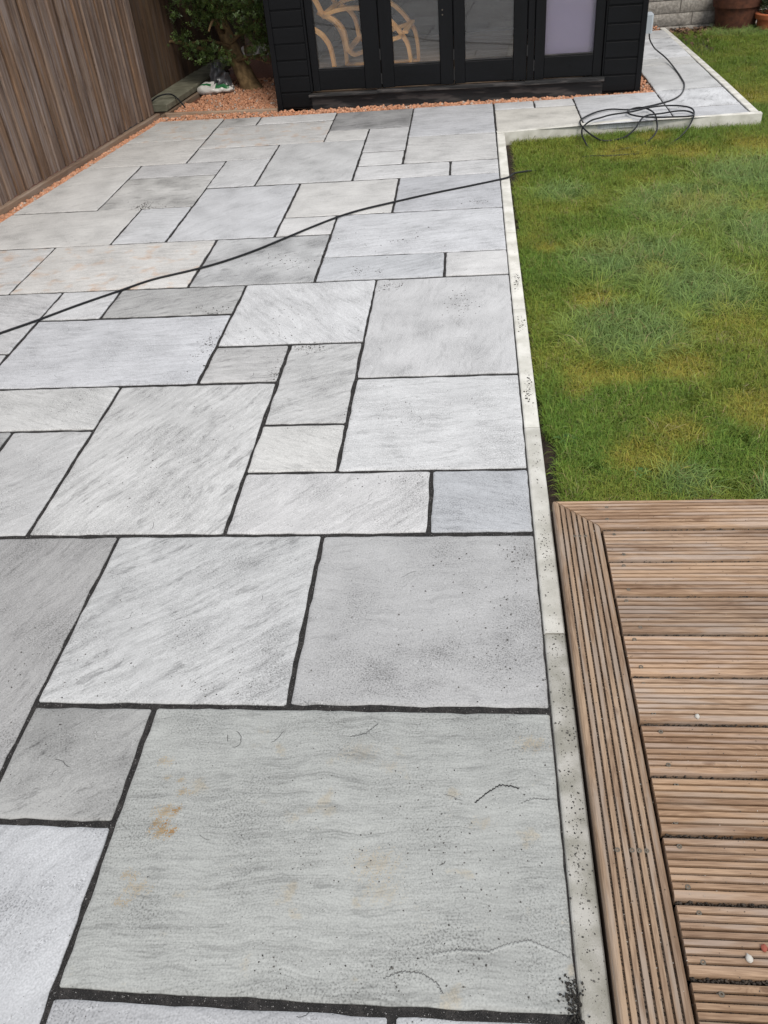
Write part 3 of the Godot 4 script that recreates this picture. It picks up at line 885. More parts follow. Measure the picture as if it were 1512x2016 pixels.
# ---------------------------------------------------------------- the summer house
func shed() -> void:
	var A := Vector3(-1.465, 0, -6.845)
	var B := Vector3(1.211, 0, -6.708)
	var turn := atan2(-(B - A).z, (B - A).x)
	var h := thing("garden_room", "black painted timber summer house with four glazed door leaves", "summer house", A, turn)
	# local: x along the front, z towards the viewer, 0 at the front face of the cladding
	var W := 2.676
	var D := 2.3
	var H := 2.15
	var ship := PackedVector2Array([Vector2(0, -0.018), Vector2(0.107, -0.018), Vector2(0.107, -0.003), Vector2(0.104, 0.0), Vector2(0.012, 0.0), Vector2(0.008, -0.005), Vector2(0.0, -0.006)])
	# profile x upward, y outward, run along the wall
	for side in 2:
		var x0: float = [0.040, 2.414][side]
		var x1: float = [0.268, 2.640][side]
		for i in 20:
			var s := Shape.new()
			s.tint = Color(1, 1, 1) * rnd(0.85, 1.15)
			extrude(s, ship, x1 - x0, Transform3D(Basis(Vector3.UP, Vector3.BACK, Vector3.RIGHT), Vector3(x0, -0.004 + i * 0.108, 0)), Vector2(1.2, 5.0), Vector2(rnd(0, 1), rnd(0, 1)))
			obj("cladding_board", s, M.paint, h)
	for i in 20:                                          # the two ends and the back
		for side in 2:
			var s := Shape.new()
			s.tint = Color(1, 1, 1) * rnd(0.85, 1.15)
			if side == 0: extrude(s, ship, D - 0.03, Transform3D(Basis(Vector3.UP, Vector3.LEFT, Vector3.BACK), Vector3(0.022, -0.004 + i * 0.108, -D + 0.01)), Vector2(1.2, 5.0), Vector2(rnd(0, 1), rnd(0, 1)))
			else: extrude(s, ship, D - 0.03, Transform3D(Basis(Vector3.UP, Vector3.RIGHT, Vector3.FORWARD), Vector3(W - 0.022, -0.004 + i * 0.108, -0.02)), Vector2(1.2, 5.0), Vector2(rnd(0, 1), rnd(0, 1)))
			obj("cladding_board", s, M.paint, h)
	for q: Array in [[0.0, 0.038], [W - 0.038, W]]:          # corner trims
		var s := Shape.new()
		extrude(s, rect(0.038, 0.040, 0.003), H + 0.08, Transform3D(Basis(Vector3.RIGHT, Vector3.FORWARD, Vector3.UP), Vector3((q[0] + q[1]) / 2, -0.08, -0.010)), Vector2(1.2, 5.0))
		obj("corner_trim", s, M.paint, h)
	var box := func(called: String, x0: float, x1: float, y0: float, y1: float, z0: float, z1: float, m: Material, parent: Node, bevel := 0.003) -> MeshInstance3D:
		var s := Shape.new()
		if x1 - x0 > y1 - y0: extrude(s, rect(y1 - y0, z1 - z0, bevel), x1 - x0, Transform3D(Basis(Vector3.UP, Vector3.BACK, Vector3.RIGHT), Vector3(x0, (y0 + y1) / 2, (z0 + z1) / 2)), Vector2(1.2, 5.0), Vector2(rnd(0, 1), rnd(0, 1)))
		else: extrude(s, rect(x1 - x0, z1 - z0, bevel), y1 - y0, Transform3D(Basis(Vector3.LEFT, Vector3.BACK, Vector3.UP), Vector3((x0 + x1) / 2, y0, (z0 + z1) / 2)), Vector2(1.2, 5.0), Vector2(rnd(0, 1), rnd(0, 1)))
		return obj(called, s, m, parent)
	box.call("plinth_board", 0.268, 2.414, -0.08, 0.074, -0.03, -0.006, M.worn_paint, h)
	box.call("sill", 0.258, 0.776, 0.076, 0.094, -0.03, 0.040, M.worn_paint, h)
	box.call("sill", 0.7765, 1.86, 0.080, 0.100, -0.03, 0.038, M.worn_paint, h)
	box.call("sill", 1.8605, 2.418, 0.080, 0.104, -0.03, 0.038, M.worn_paint, h)
	box.call("door_frame", 0.269, 0.286, 0.104, 1.98, -0.06, -0.002, M.paint, h)
	box.call("door_frame", 1.872, 1.918, 0.104, 1.98, -0.06, -0.004, M.paint, h)
	box.call("door_frame", 2.400, 2.413, 0.104, 1.98, -0.06, -0.002, M.paint, h)
	box.call("door_frame", 0.269, 2.413, 1.981, 2.06, -0.06, -0.002, M.paint, h)
	#           leaf left, right, glass left, right
	for q: Array in [[0.289, 0.812, 0.345, 0.687], [0.8155, 1.346, 0.909, 1.246], [1.3495, 1.869, 1.430, 1.771], [1.921, 2.397, 1.994, 2.331]]:
		var leaf := Node3D.new()
		leaf.name = kid_name(h, "door", leaf)
		h.add_child(leaf, true)
		box.call("stile", q[0], q[2], 0.108, 1.975, -0.05, -0.010, M.paint, leaf, 0.005)
		box.call("stile", q[3], q[1], 0.108, 1.975, -0.05, -0.010, M.paint, leaf, 0.005)
		box.call("bottom_rail", q[2] + 0.0005, q[3] - 0.0005, 0.110, 0.250, -0.049, -0.011, M.paint, leaf, 0.005)
		box.call("top_rail", q[2] + 0.0005, q[3] - 0.0005, 1.87, 1.972, -0.049, -0.011, M.paint, leaf, 0.005)
		box.call("glazing_bead", q[2] + 0.001, q[3] - 0.001, 0.2505, 0.262, -0.036, -0.016, M.worn_paint, leaf, 0.004)
		for pane in 2:
			var z := -0.030 - pane * 0.014
			var s := Shape.new()
			s.quad(Vector3(q[2] + 0.001, 0.256, z), Vector3(q[3] - 0.001, 0.256, z), Vector3(q[3] - 0.001, 1.869, z), Vector3(q[2] + 0.001, 1.869, z))
			s.flip(0)
			obj("glass_pane", s, M.glass, leaf)
	for q: Array in [[0.813, 0.17], [0.813, 0.33], [1.348, 0.17], [1.348, 0.30], [1.870, 0.30], [1.919, 0.20]]:
		var s := Shape.new()
		tube(s, PackedVector3Array([Vector3(q[0], q[1] - 0.035, -0.006), Vector3(q[0], q[1] + 0.035, -0.006)]), 0.0055, 8)
		obj("hinge", s, M.worn_paint, h)
	for q in [0.553, 0.583]:
		var s := Shape.new()
		lathe(s, PackedVector2Array([Vector2(0, 0), Vector2(0.005, 0), Vector2(0.004, 0.003), Vector2(0, 0.004)]), 10, Transform3D(Basis(Vector3.RIGHT, Vector3.BACK, Vector3.UP), Vector3(1.275, q, -0.0098)))
		obj("bolt", s, M.steel, h)
	# inside
	box.call("floor", 0.03, W - 0.03, -0.02, 0.075, -D + 0.03, -0.062, M.pale_timber, h, 0.0)
	box.call("back_wall", 0.0, W, -0.08, H, -D - 0.02, -D, M.paint, h, 0.0)
	# a felt pent roof with a fascia
	var s := Shape.new()
	var roof := PackedVector2Array([Vector2(-0.14, 2.17), Vector2(D + 0.12, 2.10), Vector2(D + 0.12, 2.16), Vector2(-0.14, 2.23)])
	extrude(s, roof, W + 0.24, Transform3D(Basis(Vector3.FORWARD, Vector3.UP, Vector3.RIGHT), Vector3(-0.12, 0, 0)))
	obj("roof", s, M.felt, h)
	box.call("fascia", 0.0, W, 2.062, 2.168, -0.03, 0.012, M.paint, h)
	# the lilac blind behind the last leaf
	s = Shape.new()
	extrude(s, rect(0.40, 0.006, 0.001), 1.62, Transform3D(Basis(Vector3.RIGHT, Vector3.FORWARD, Vector3.UP), Vector3(2.163, 0.25, -0.066)))
	var blind := obj("roller_blind", s, mat(lin(0.19, 0.165, 0.25), 0.7))
	blind.transform = h.transform
	tag(blind, "plain lilac blind pulled down behind the rightmost door glass", "blind")
	chair(h.transform)
	# the switched box on the end wall
	var sb := thing("socket_box", "pale grey weatherproof socket box on the shed's right end wall", "socket", h.transform * Vector3(W - 0.020, 0.270, -0.60), turn)
	s = Shape.new()
	extrude(s, rect(0.085, 0.15, 0.012), 0.120, Transform3D(Basis(Vector3.RIGHT, Vector3.FORWARD, Vector3.UP), Vector3(0.0925, 0.0, 0.0)))
	obj("cover", s, M.plastic_grey, sb)
	s = Shape.new()
	extrude(s, rect(0.05, 0.165, 0.006), 0.134, Transform3D(Basis(Vector3.RIGHT, Vector3.FORWARD, Vector3.UP), Vector3(0.0255, -0.007, 0.0)))
	obj("back_box", s, M.plastic_grey, sb)

func chair(x: Transform3D) -> void:
	var c := thing("armchair", "bare bentwood armchair frame of pale birch inside the summer house", "chair", x * Vector3(0.62, 0.076, -0.45), x.basis.get_euler().y)
	var o := Vector3(0.62, 0.076, 0.0)
	for side in 2:
		var z := -0.02 - side * 0.56
		for part in 4:
			var pts := []
			match part:
				0: pts = [Vector2(0.13, 0.90), Vector2(0.20, 0.77), Vector2(0.28, 0.64), Vector2(0.33, 0.54), Vector2(0.375, 0.53), Vector2(0.432, 0.488), Vector2(0.475, 0.429), Vector2(0.490, 0.363), Vector2(0.500, 0.304), Vector2(0.545, 0.262), Vector2(0.63, 0.282), Vector2(0.80, 0.335), Vector2(0.945, 0.372)]
				1: pts = [Vector2(0.325, 0.530), Vector2(0.408, 0.560), Vector2(0.524, 0.574), Vector2(0.64, 0.566), Vector2(0.76, 0.530), Vector2(0.86, 0.455), Vector2(0.931, 0.367), Vector2(0.968, 0.300), Vector2(0.985, 0.19), Vector2(0.985, 0.09)]
				2: pts = [Vector2(0.17, 0.49), Vector2(0.282, 0.425), Vector2(0.327, 0.379), Vector2(0.361, 0.311), Vector2(0.376, 0.19), Vector2(0.376, 0.09)]
				3: pts = [Vector2(0.376, 0.09), Vector2(0.6, 0.085), Vector2(0.985, 0.09)]
			var a := []
			for q: Vector2 in pts: a.append(Vector3(q.x, q.y, z) - o)
			var path := smooth_path(a, 5)
			var s := Shape.new()
			ribbon(s, path, Vector3.BACK, 0.055, 0.026)
			obj(["side_rail", "arm", "leg", "runner"][part], s, M.birch, c)
	for q in [Vector2(0.945, 0.385), Vector2(0.50, 0.29), Vector2(0.345, 0.545), Vector2(0.22, 0.74)]:
		var s := Shape.new()
		beam(s, Vector3(q.x, q.y, -0.05) - o, Vector3(q.x, q.y, -0.55) - o, 0.05, 0.02, 0.004, Vector2(2, 8))
		obj("cross_rail", s, M.birch, c)

func ribbon(s: Shape, path: PackedVector3Array, across: Vector3, wide: float, thick: float) -> void:   # a bent lamination
	var at := s.p.size()
	var n := path.size()
	var rows := []
	for i in n:
		var d := (path[mini(i + 1, n - 1)] - path[maxi(i - 1, 0)]).normalized()
		var up := across.cross(d).normalized()
		var a := across * wide / 2
		var u := up * thick / 2
		rows.append([path[i] - a - u, path[i] + a - u, path[i] + a + u, path[i] - a + u])
	for k in 4:
		s.smooth = 20 + k
		for i in n - 1:
			s.quad(rows[i][k], rows[i][(k + 1) % 4], rows[i + 1][(k + 1) % 4], rows[i + 1][k], Vector2(i * 0.06, k * 0.1), Vector2(i * 0.06, k * 0.1 + 0.1), Vector2(i * 0.06 + 0.06, k * 0.1 + 0.1), Vector2(i * 0.06 + 0.06, k * 0.1))
	s.smooth = -1
	s.quad(rows[0][3], rows[0][2], rows[0][1], rows[0][0])
	s.quad(rows[n - 1][0], rows[n - 1][1], rows[n - 1][2], rows[n - 1][3])
	s.from(at)

# ---------------------------------------------------------------- the dark corner with the tree
func sprig_mesh(leaf: float, n: int, spread: float) -> ArrayMesh:
	var s := Shape.new()
	for i in n:
		var t := (i + 0.5) / n
		var base := Vector3(0, spread * (t - 0.3), 0)
		var a := i * 2.4
		var d := Vector3(cos(a), rnd(0.1, 0.7), sin(a)).normalized()
		var w := d.cross(Vector3.UP).normalized()
		var up := w.cross(d).normalized()
		var l := leaf * rnd(0.7, 1.2)
		var p0 := base
		var p1 := base + d * l * 0.5 + w * l * 0.26 + up * l * 0.06
		var p2 := base + d * l
		var p3 := base + d * l * 0.5 - w * l * 0.26 + up * l * 0.06
		s.tint = Color(1, 1, 1) * rnd(0.75, 1.2)
		s.tri(p0, p1, p2)
		s.tri(p0, p2, p3)
	return s.finish()

func back_corner() -> void:
	var t := thing("tree", "small dark evergreen tree with leaning brown trunk beside the shed", "tree", Vector3(-1.86, -0.04, -7.74))
	var s := Shape.new()
	var o := Vector3(-1.86, -0.04, -7.74)
	var tp := smooth_path([Vector3(-1.84, -0.08, -7.74), Vector3(-1.90, 0.05, -7.78), Vector3(-1.98, 0.20, -7.86), Vector3(-2.05, 0.36, -7.92), Vector3(-2.10, 0.52, -7.97), Vector3(-2.10, 0.9, -8.02), Vector3(-2.03, 1.5, -8.05), Vector3(-1.98, 2.1, -8.1)], 5)
	var tr := []
	for i in tp.size():
		tp[i] -= o
		var f := float(i) / tp.size()
		tr.append(lerpf(0.085, 0.030, f) + 0.035 * exp(-f * 22.0))
	tube(s, tp, tr, 12, 2.0)
	obj("trunk", s, M.bark, t)
	for k in 11:
		s = Shape.new()
		var i0 := 10 + (k * 2)
		var a := k * 2.4 + 0.6
		var d := Vector3(cos(a), rnd(0.0, 0.6), sin(a) * 0.8)
		var p0: Vector3 = tp[mini(i0, tp.size() - 2)]
		var path := smooth_path([p0, p0 + d * 0.25, p0 + d * 0.5 + Vector3(0, 0.05, 0), p0 + d * 0.8 + Vector3(0, -0.04, 0)], 3)
		var rr := []
		for q in path.size(): rr.append(lerpf(0.022, 0.005, float(q) / path.size()))
		tube(s, path, rr, 6, 2.0)
		obj("branch", s, M.bark, t)
	for q: Array in [[Vector3(-2.0, 0.30, -7.80), Vector3(-2.33, 0.36, -7.62)], [Vector3(-1.98, 0.18, -7.80), Vector3(-1.62, 0.20, -7.5)], [Vector3(-2.02, 0.3, -7.86), Vector3(-1.7, 0.42, -7.6)]]:
		s = Shape.new()
		var m: Vector3 = (q[0] + q[1]) / 2 + Vector3(0, 0.04, 0)
		tube(s, smooth_path([q[0] - o, m - o, q[1] - o], 4), [0.012, 0.012, 0.011, 0.010, 0.009, 0.008, 0.007, 0.006, 0.004], 6, 2.0)
		obj("branch", s, M.bark, t)
	# crown: clumps of small leaves
	var at := []
	var cols := PackedColorArray()
	var nz := FastNoiseLite.new()
	nz.seed = 5
	nz.frequency = 2.4
	var cl := []
	for i in 110:
		var a := rnd(0, TAU)
		var r := sqrt(rng.randf())
		var y := rnd(0.72, 2.7)
		var rad := 1.0 * (1.0 - pow((y - 1.4) / 1.5, 2.0) * 0.55)
		cl.append([Vector3(-1.93 + cos(a) * r * rad * 0.72, y, -8.0 + sin(a) * r * rad * 0.8), rnd(0.12, 0.22), 220])
	# the hanging lower sprays seen under the crown
	for q: Array in [[-2.02, 0.62, -7.55, 0.17], [-1.86, 0.60, -7.5, 0.15], [-2.12, 0.55, -7.6, 0.13], [-1.75, 0.66, -7.45, 0.13], [-1.68, 0.50, -7.5, 0.15], [-1.62, 0.36, -7.52, 0.12], [-1.72, 0.30, -7.55, 0.10],
		[-2.36, 0.42, -7.6, 0.10], [-2.28, 0.34, -7.6, 0.08], [-2.12, 0.30, -7.6, 0.10], [-2.02, 0.24, -7.6, 0.07], [-2.2, 0.25, -7.62, 0.06], [-1.58, 0.6, -7.5, 0.13], [-1.56, 0.24, -7.55, 0.08], [-2.4, 0.6, -7.6, 0.08], [-1.8, 0.42, -7.6, 0.08], [-1.62, 0.75, -7.45, 0.14], [-1.95, 0.78, -7.45, 0.15], [-2.2, 0.74, -7.5, 0.12]]:
		cl.append([Vector3(q[0], q[1], q[2]), q[3], 130 if q[3] > 0.1 else 50])
	for q: Array in cl:
		for i in q[2]:
			var d: Vector3 = Vector3(rng.randfn(0, 0.5), rng.randfn(0, 0.42), rng.randfn(0, 0.5)) * q[1]
			var p: Vector3 = q[0] + d
			if p.x > -1.5 and p.z > -9.2 and p.y < 2.3: continue
			if p.x < -2.5 + (p.z + 7.6) * -0.12 + 0.1: continue
			if p.y < 1.0 and p.x < -2.38 and q[2] > 60: continue
			var b := Basis.from_euler(Vector3(rnd(-1.2, 1.2), rnd(0, TAU), rnd(-1.2, 1.2))).scaled(Vector3.ONE * rnd(0.7, 1.25))
			at.append(Transform3D(b, p - o))
			cols.append(Color(0.038, 0.068, 0.020).lerp(Color(0.105, 0.165, 0.036), rng.randf()))
	many("crown", sprig_mesh(0.021, 9, 0.04), M.leaf, at, cols, t)
	# a concrete gravel board lying along the back fence
	s = Shape.new()
	s.tint = Color(0.26, 0.26, 0.20)
	extrude(s, rect(0.235, 0.05, 0.008), 1.72, facing(Vector3(-2.49, 0.035, -6.98), Vector3(-2.325, 0.035, -8.55)))
	tag(obj("concrete_plank", s, M.concrete), "dark mossy concrete plank lying along the set back fence", "plank")
	s = Shape.new()
	s.tint = Color(0.22, 0.19, 0.16)
	beam(s, Vector3(-2.49, -0.04, -6.99), Vector3(-2.325, -0.04, -8.5), 0.20, 0.09, 0.008)
	tag(obj("timber_bearer", s, M.pale_timber), "dark timber under the mossy concrete plank", "timber")
	# thin boards that hold the orange gravel
	s = Shape.new()
	s.tint = Color(0.55, 0.52, 0.48)
	beam(s, Vector3(-2.392, -0.045, -6.86), Vector3(-2.235, -0.045, -8.15), 0.032, 0.10, 0.004)
	tag(obj("edging_board", s, M.pale_timber), "grey timber edging between orange gravel and concrete plank", "edging board")
	s = Shape.new()
	s.tint = Color(1.0, 0.98, 0.95)
	beam(s, Vector3(-2.375, -0.036, -6.915), Vector3(-1.47, -0.036, -6.835), 0.030, 0.09, 0.004)
	tag(obj("edging_board", s, M.pale_timber), "pale timber edging across the orange gravel by the shed corner", "edging board")
	compost_bag()

func compost_bag() -> void:
	var b := thing("compost_bag", "crumpled white and green plastic compost bag at the tree's foot", "bag", Vector3(-2.14, -0.03, -7.62))
	var nz := FastNoiseLite.new()
	nz.seed = 3
	nz.frequency = 7.0
	nz.fractal_type = FastNoiseLite.FRACTAL_RIDGED
	nz.fractal_octaves = 3
	# a slumped pillow: rows round the body
	var n := 22
	var k := 36
	var q := []
	for i in n + 1:
		var v := float(i) / n
		var row := []
		for j in k + 1:
			var a := TAU * (j % k) / k
			var r := pow(sin(PI * clampf(v, 0.02, 0.98)), 0.45)
			var p := Vector3((v - 0.5) * 0.31, 0.045 + sin(a) * 0.055 * r * (1.0 + 0.3 * cos(v * 5.0)), cos(a) * 0.085 * r)
			p += Vector3(0.3, 1, 0.5) * nz.get_noise_3dv(p) * 0.020 * r
			p.y = maxf(p.y, 0.0)
			row.append(p)
		q.append(row)
	var parts := {"body": Shape.new(), "green_print": Shape.new()}
	for i in n:
		var v := (i + 0.5) / n
		var green := (v > 0.56 and v < 0.90)
		for j in k:
			var up: bool = j > 2 and j < 13
			var s: Shape = parts["green_print" if up and (green and j < 11 or (j == 7 or j == 6) and v < 0.40) else "body"]
			s.smooth = 1
			s.quad(q[i][j], q[i][j + 1], q[i + 1][j + 1], q[i + 1][j])
	var body: Shape = parts.body
	body.from(0)
	parts.green_print.from(0)
	obj("body", body, mat(lin(0.62, 0.61, 0.58), 0.3), b)
	obj("green_print", parts.green_print, mat(lin(0.02, 0.13, 0.045), 0.3), b)
	# the torn dark mouth standing up behind
	var s := Shape.new()
	for side in 3:
		var rows := []
		for i in 7:
			var v := i / 6.0
			var row := []
			for j in 9:
				var u := j / 8.0 - 0.5
				var p := Vector3(0.02 + side * 0.035 + u * 0.15 * (1.0 - v * 0.5), 0.07 + v * (0.17 - side * 0.035), -0.05 + side * 0.03 + u * u * 0.1)
				p += Vector3(1, 0.4, 1) * nz.get_noise_3dv(p * 1.3 + Vector3(side, 0, 0)) * 0.03
				row.append(p)
			rows.append(row)
		s.smooth = 3 + side
		for i in 6:
			for j in 8:
				s.quad(rows[i][j], rows[i][j + 1], rows[i + 1][j + 1], rows[i + 1][j])
	obj("torn_mouth", s, mat(lin(0.05, 0.052, 0.058), 0.35), b)

# ---------------------------------------------------------------- far right corner
func far_wall_and_pots() -> void:
	var w := thing("stone_wall", "rough pale grey block wall behind the lawn's far corner", "wall", Vector3(1.2, -0.16, -9.42))
	var nz := FastNoiseLite.new()
	nz.seed = 9
	nz.frequency = 14.0
	nz.fractal_octaves = 4
	for row in 7:
		var x := -0.1 - (row % 2) * 0.2
		while x < 3.4:
			var l := rnd(0.36, 0.48)
			var s := Shape.new()
			var t := rnd(1.1, 1.4)
			s.tint = Color(t, t * 0.985, t * 0.96)
			var y0 := row * 0.108
			rough_block(s, Vector3(x, y0, -0.2), Vector3(l - 0.006, 0.103, 0.2), nz)
			obj("stone_block", s, M.render, w)
			x += l
	var s := Shape.new()
	s.tint = Color(0.6, 0.58, 0.55)
	beam(s, Vector3(-0.3, 0.375, -0.112), Vector3(3.4, 0.375, -0.112), 0.16, 0.75, 0.0)
	obj("mortar_core", s, M.render, w)
	pot("terracotta_pot", "large dark terracotta pot standing against the rough wall", Vector3(2.47, -0.09, -9.22), 0.17, 0.29, 0.30, M.old_terracotta)
	pot("terracotta_pot", "bright orange terracotta pot at the top right edge", Vector3(2.74, -0.09, -9.02), 0.115, 0.16, 0.19, M.terracotta)
	# dry leaves under the wall
	var leaf := Shape.new()
	leaf.quad(Vector3(-0.02, 0, 0), Vector3(0, 0.006, 0.011), Vector3(0.022, 0.002, 0), Vector3(0, 0.007, -0.011))
	var at := []
	var cols := PackedColorArray()
	for i in 900:
		var p := Vector3(rnd(1.55, 2.7), 0, 0)
		p.z = -9.35 + absf(rng.randfn(0, 0.28))
		if p.x < 1.83 and p.z > -9.08: continue
		p.y = -0.083 + rnd(0, 0.02)
		at.append(Transform3D(Basis.from_euler(Vector3(rnd(-0.6, 0.6), rnd(0, TAU), rnd(-0.6, 0.6))).scaled(Vector3.ONE * rnd(0.5, 1.3)), p))
		cols.append(Color(0.09, 0.045, 0.025).lerp(Color(0.32, 0.20, 0.13), pow(rng.randf(), 2.0)))
	var lv := many("dry_leaves", leaf.finish(), M.tinted, at, cols)
	tag(lv, "brown dry leaves fallen along the rough wall", "dead leaves", "", "stuff")

func rough_block(s: Shape, o: Vector3, d: Vector3, nz: FastNoiseLite) -> void:   # rock-faced front (towards +z)
	var n := int(d.x / 0.03)
	var k := 4
	var g := []
	for i in n + 1:
		var row := []
		for j in k + 1:
			var u := float(i) / n
			var v := float(j) / k
			var e := minf(minf(u, 1 - u) * n, minf(v, 1 - v) * k)
			var p := o + Vector3(d.x * u, d.y * v, d.z)
			p.z += (nz.get_noise_3dv(p) * 0.016 + 0.004) * minf(e, 1.0) - (0.008 if e < 0.5 else 0.0)
			row.append(p)
		g.append(row)
	s.smooth = 1
	for i in n:
		for j in k:
			s.quad(g[i][j], g[i][j + 1], g[i + 1][j + 1], g[i + 1][j])
	s.smooth = -1
	var b := Vector3(0, 0, -d.z * 0.5)
	for i in n:
		s.quad(g[i][k], g[i][k] + b, g[i + 1][k] + b, g[i + 1][k])
		s.quad(g[i][0], g[i + 1][0], g[i + 1][0] + b, g[i][0] + b)
	for j in k:
		s.quad(g[0][j], g[0][j] + b, g[0][j + 1] + b, g[0][j + 1])
		s.quad(g[n][j], g[n][j + 1], g[n][j + 1] + b, g[n][j] + b)

func pot(called: String, label: String, at: Vector3, r0: float, h: float, r1: float, m: Material) -> void:
	var p := thing(called, label, "plant pot", at)
	var s := Shape.new()
	var rh := h * 0.30
	r1 = r0 * 1.32
	lathe(s, PackedVector2Array([Vector2(0, 0), Vector2(r0, 0), Vector2(r1 - 0.022, h - rh), Vector2(r1 - 0.004, h - rh + 0.003), Vector2(r1 + 0.002, h - 0.008), Vector2(r1 - 0.004, h), Vector2(r1 - 0.022, h), Vector2(r1 - 0.028, h - 0.03), Vector2(0, h - 0.03)]), 40)
	obj("pot", s, m, p)
	s = Shape.new()
	lathe(s, PackedVector2Array([Vector2(0, h - 0.045), Vector2(r1 - 0.03, h - 0.045), Vector2(r1 - 0.03, h - 0.025), Vector2(0, h - 0.018)]), 24)
	obj("soil", s, M.soil, p)
	var tr := []
	var cols := PackedColorArray()
	for i in 140:
		var a := rnd(0, TAU)
		var r := sqrt(rng.randf()) * r1 * 0.8
		tr.append(Transform3D(Basis.from_euler(Vector3(rnd(-0.7, 0.7), rnd(0, TAU), rnd(-0.7, 0.7))).scaled(Vector3.ONE * rnd(0.8, 1.4)), Vector3(cos(a) * r, h + rnd(0, 0.14), sin(a) * r)))
		cols.append(Color(0.025, 0.05, 0.018).lerp(Color(0.07, 0.11, 0.04), rng.randf()))
	many("leaves", sprig_mesh(0.03, 9, 0.07), M.leaf, tr, cols, p)

# ---------------------------------------------------------------- the lawn
func tuft_mesh(n: int, high: float, lean: float, wide: float, spread: float) -> ArrayMesh:
	var s := Shape.new()
	for i in n:
		var a := rnd(0, TAU)
		var d := Vector3(cos(a), 0, sin(a))
		var w := Vector3(-sin(a), 0, cos(a)) * wide * rnd(0.7, 1.2)
		var b := Vector3(rnd(-spread, spread), 0, rnd(-spread, spread))
		var h := high * rnd(0.55, 1.15)
		var l := lean * rnd(0.4, 1.3) * h
		var p1 := b + Vector3(0, h * 0.5, 0) + d * l * 0.25
		var p2 := b + Vector3(0, h * 0.86, 0) + d * l * 0.65
		var p3 := b + Vector3(0, h * (1.0 - 0.25 * l / high), 0) + d * l * 1.2
		s.tint = Color(rnd(0.75, 1.25), rnd(0.85, 1.15), rnd(0.7, 1.1))
		s.smooth = i
		s.quad(b - w, b + w, p1 + w, p1 - w)
		s.quad(p1 - w, p1 + w, p2 + w * 0.7, p2 - w * 0.7)
		s.tri(p2 - w * 0.7, p2 + w * 0.7, p3)
	return s.finish()

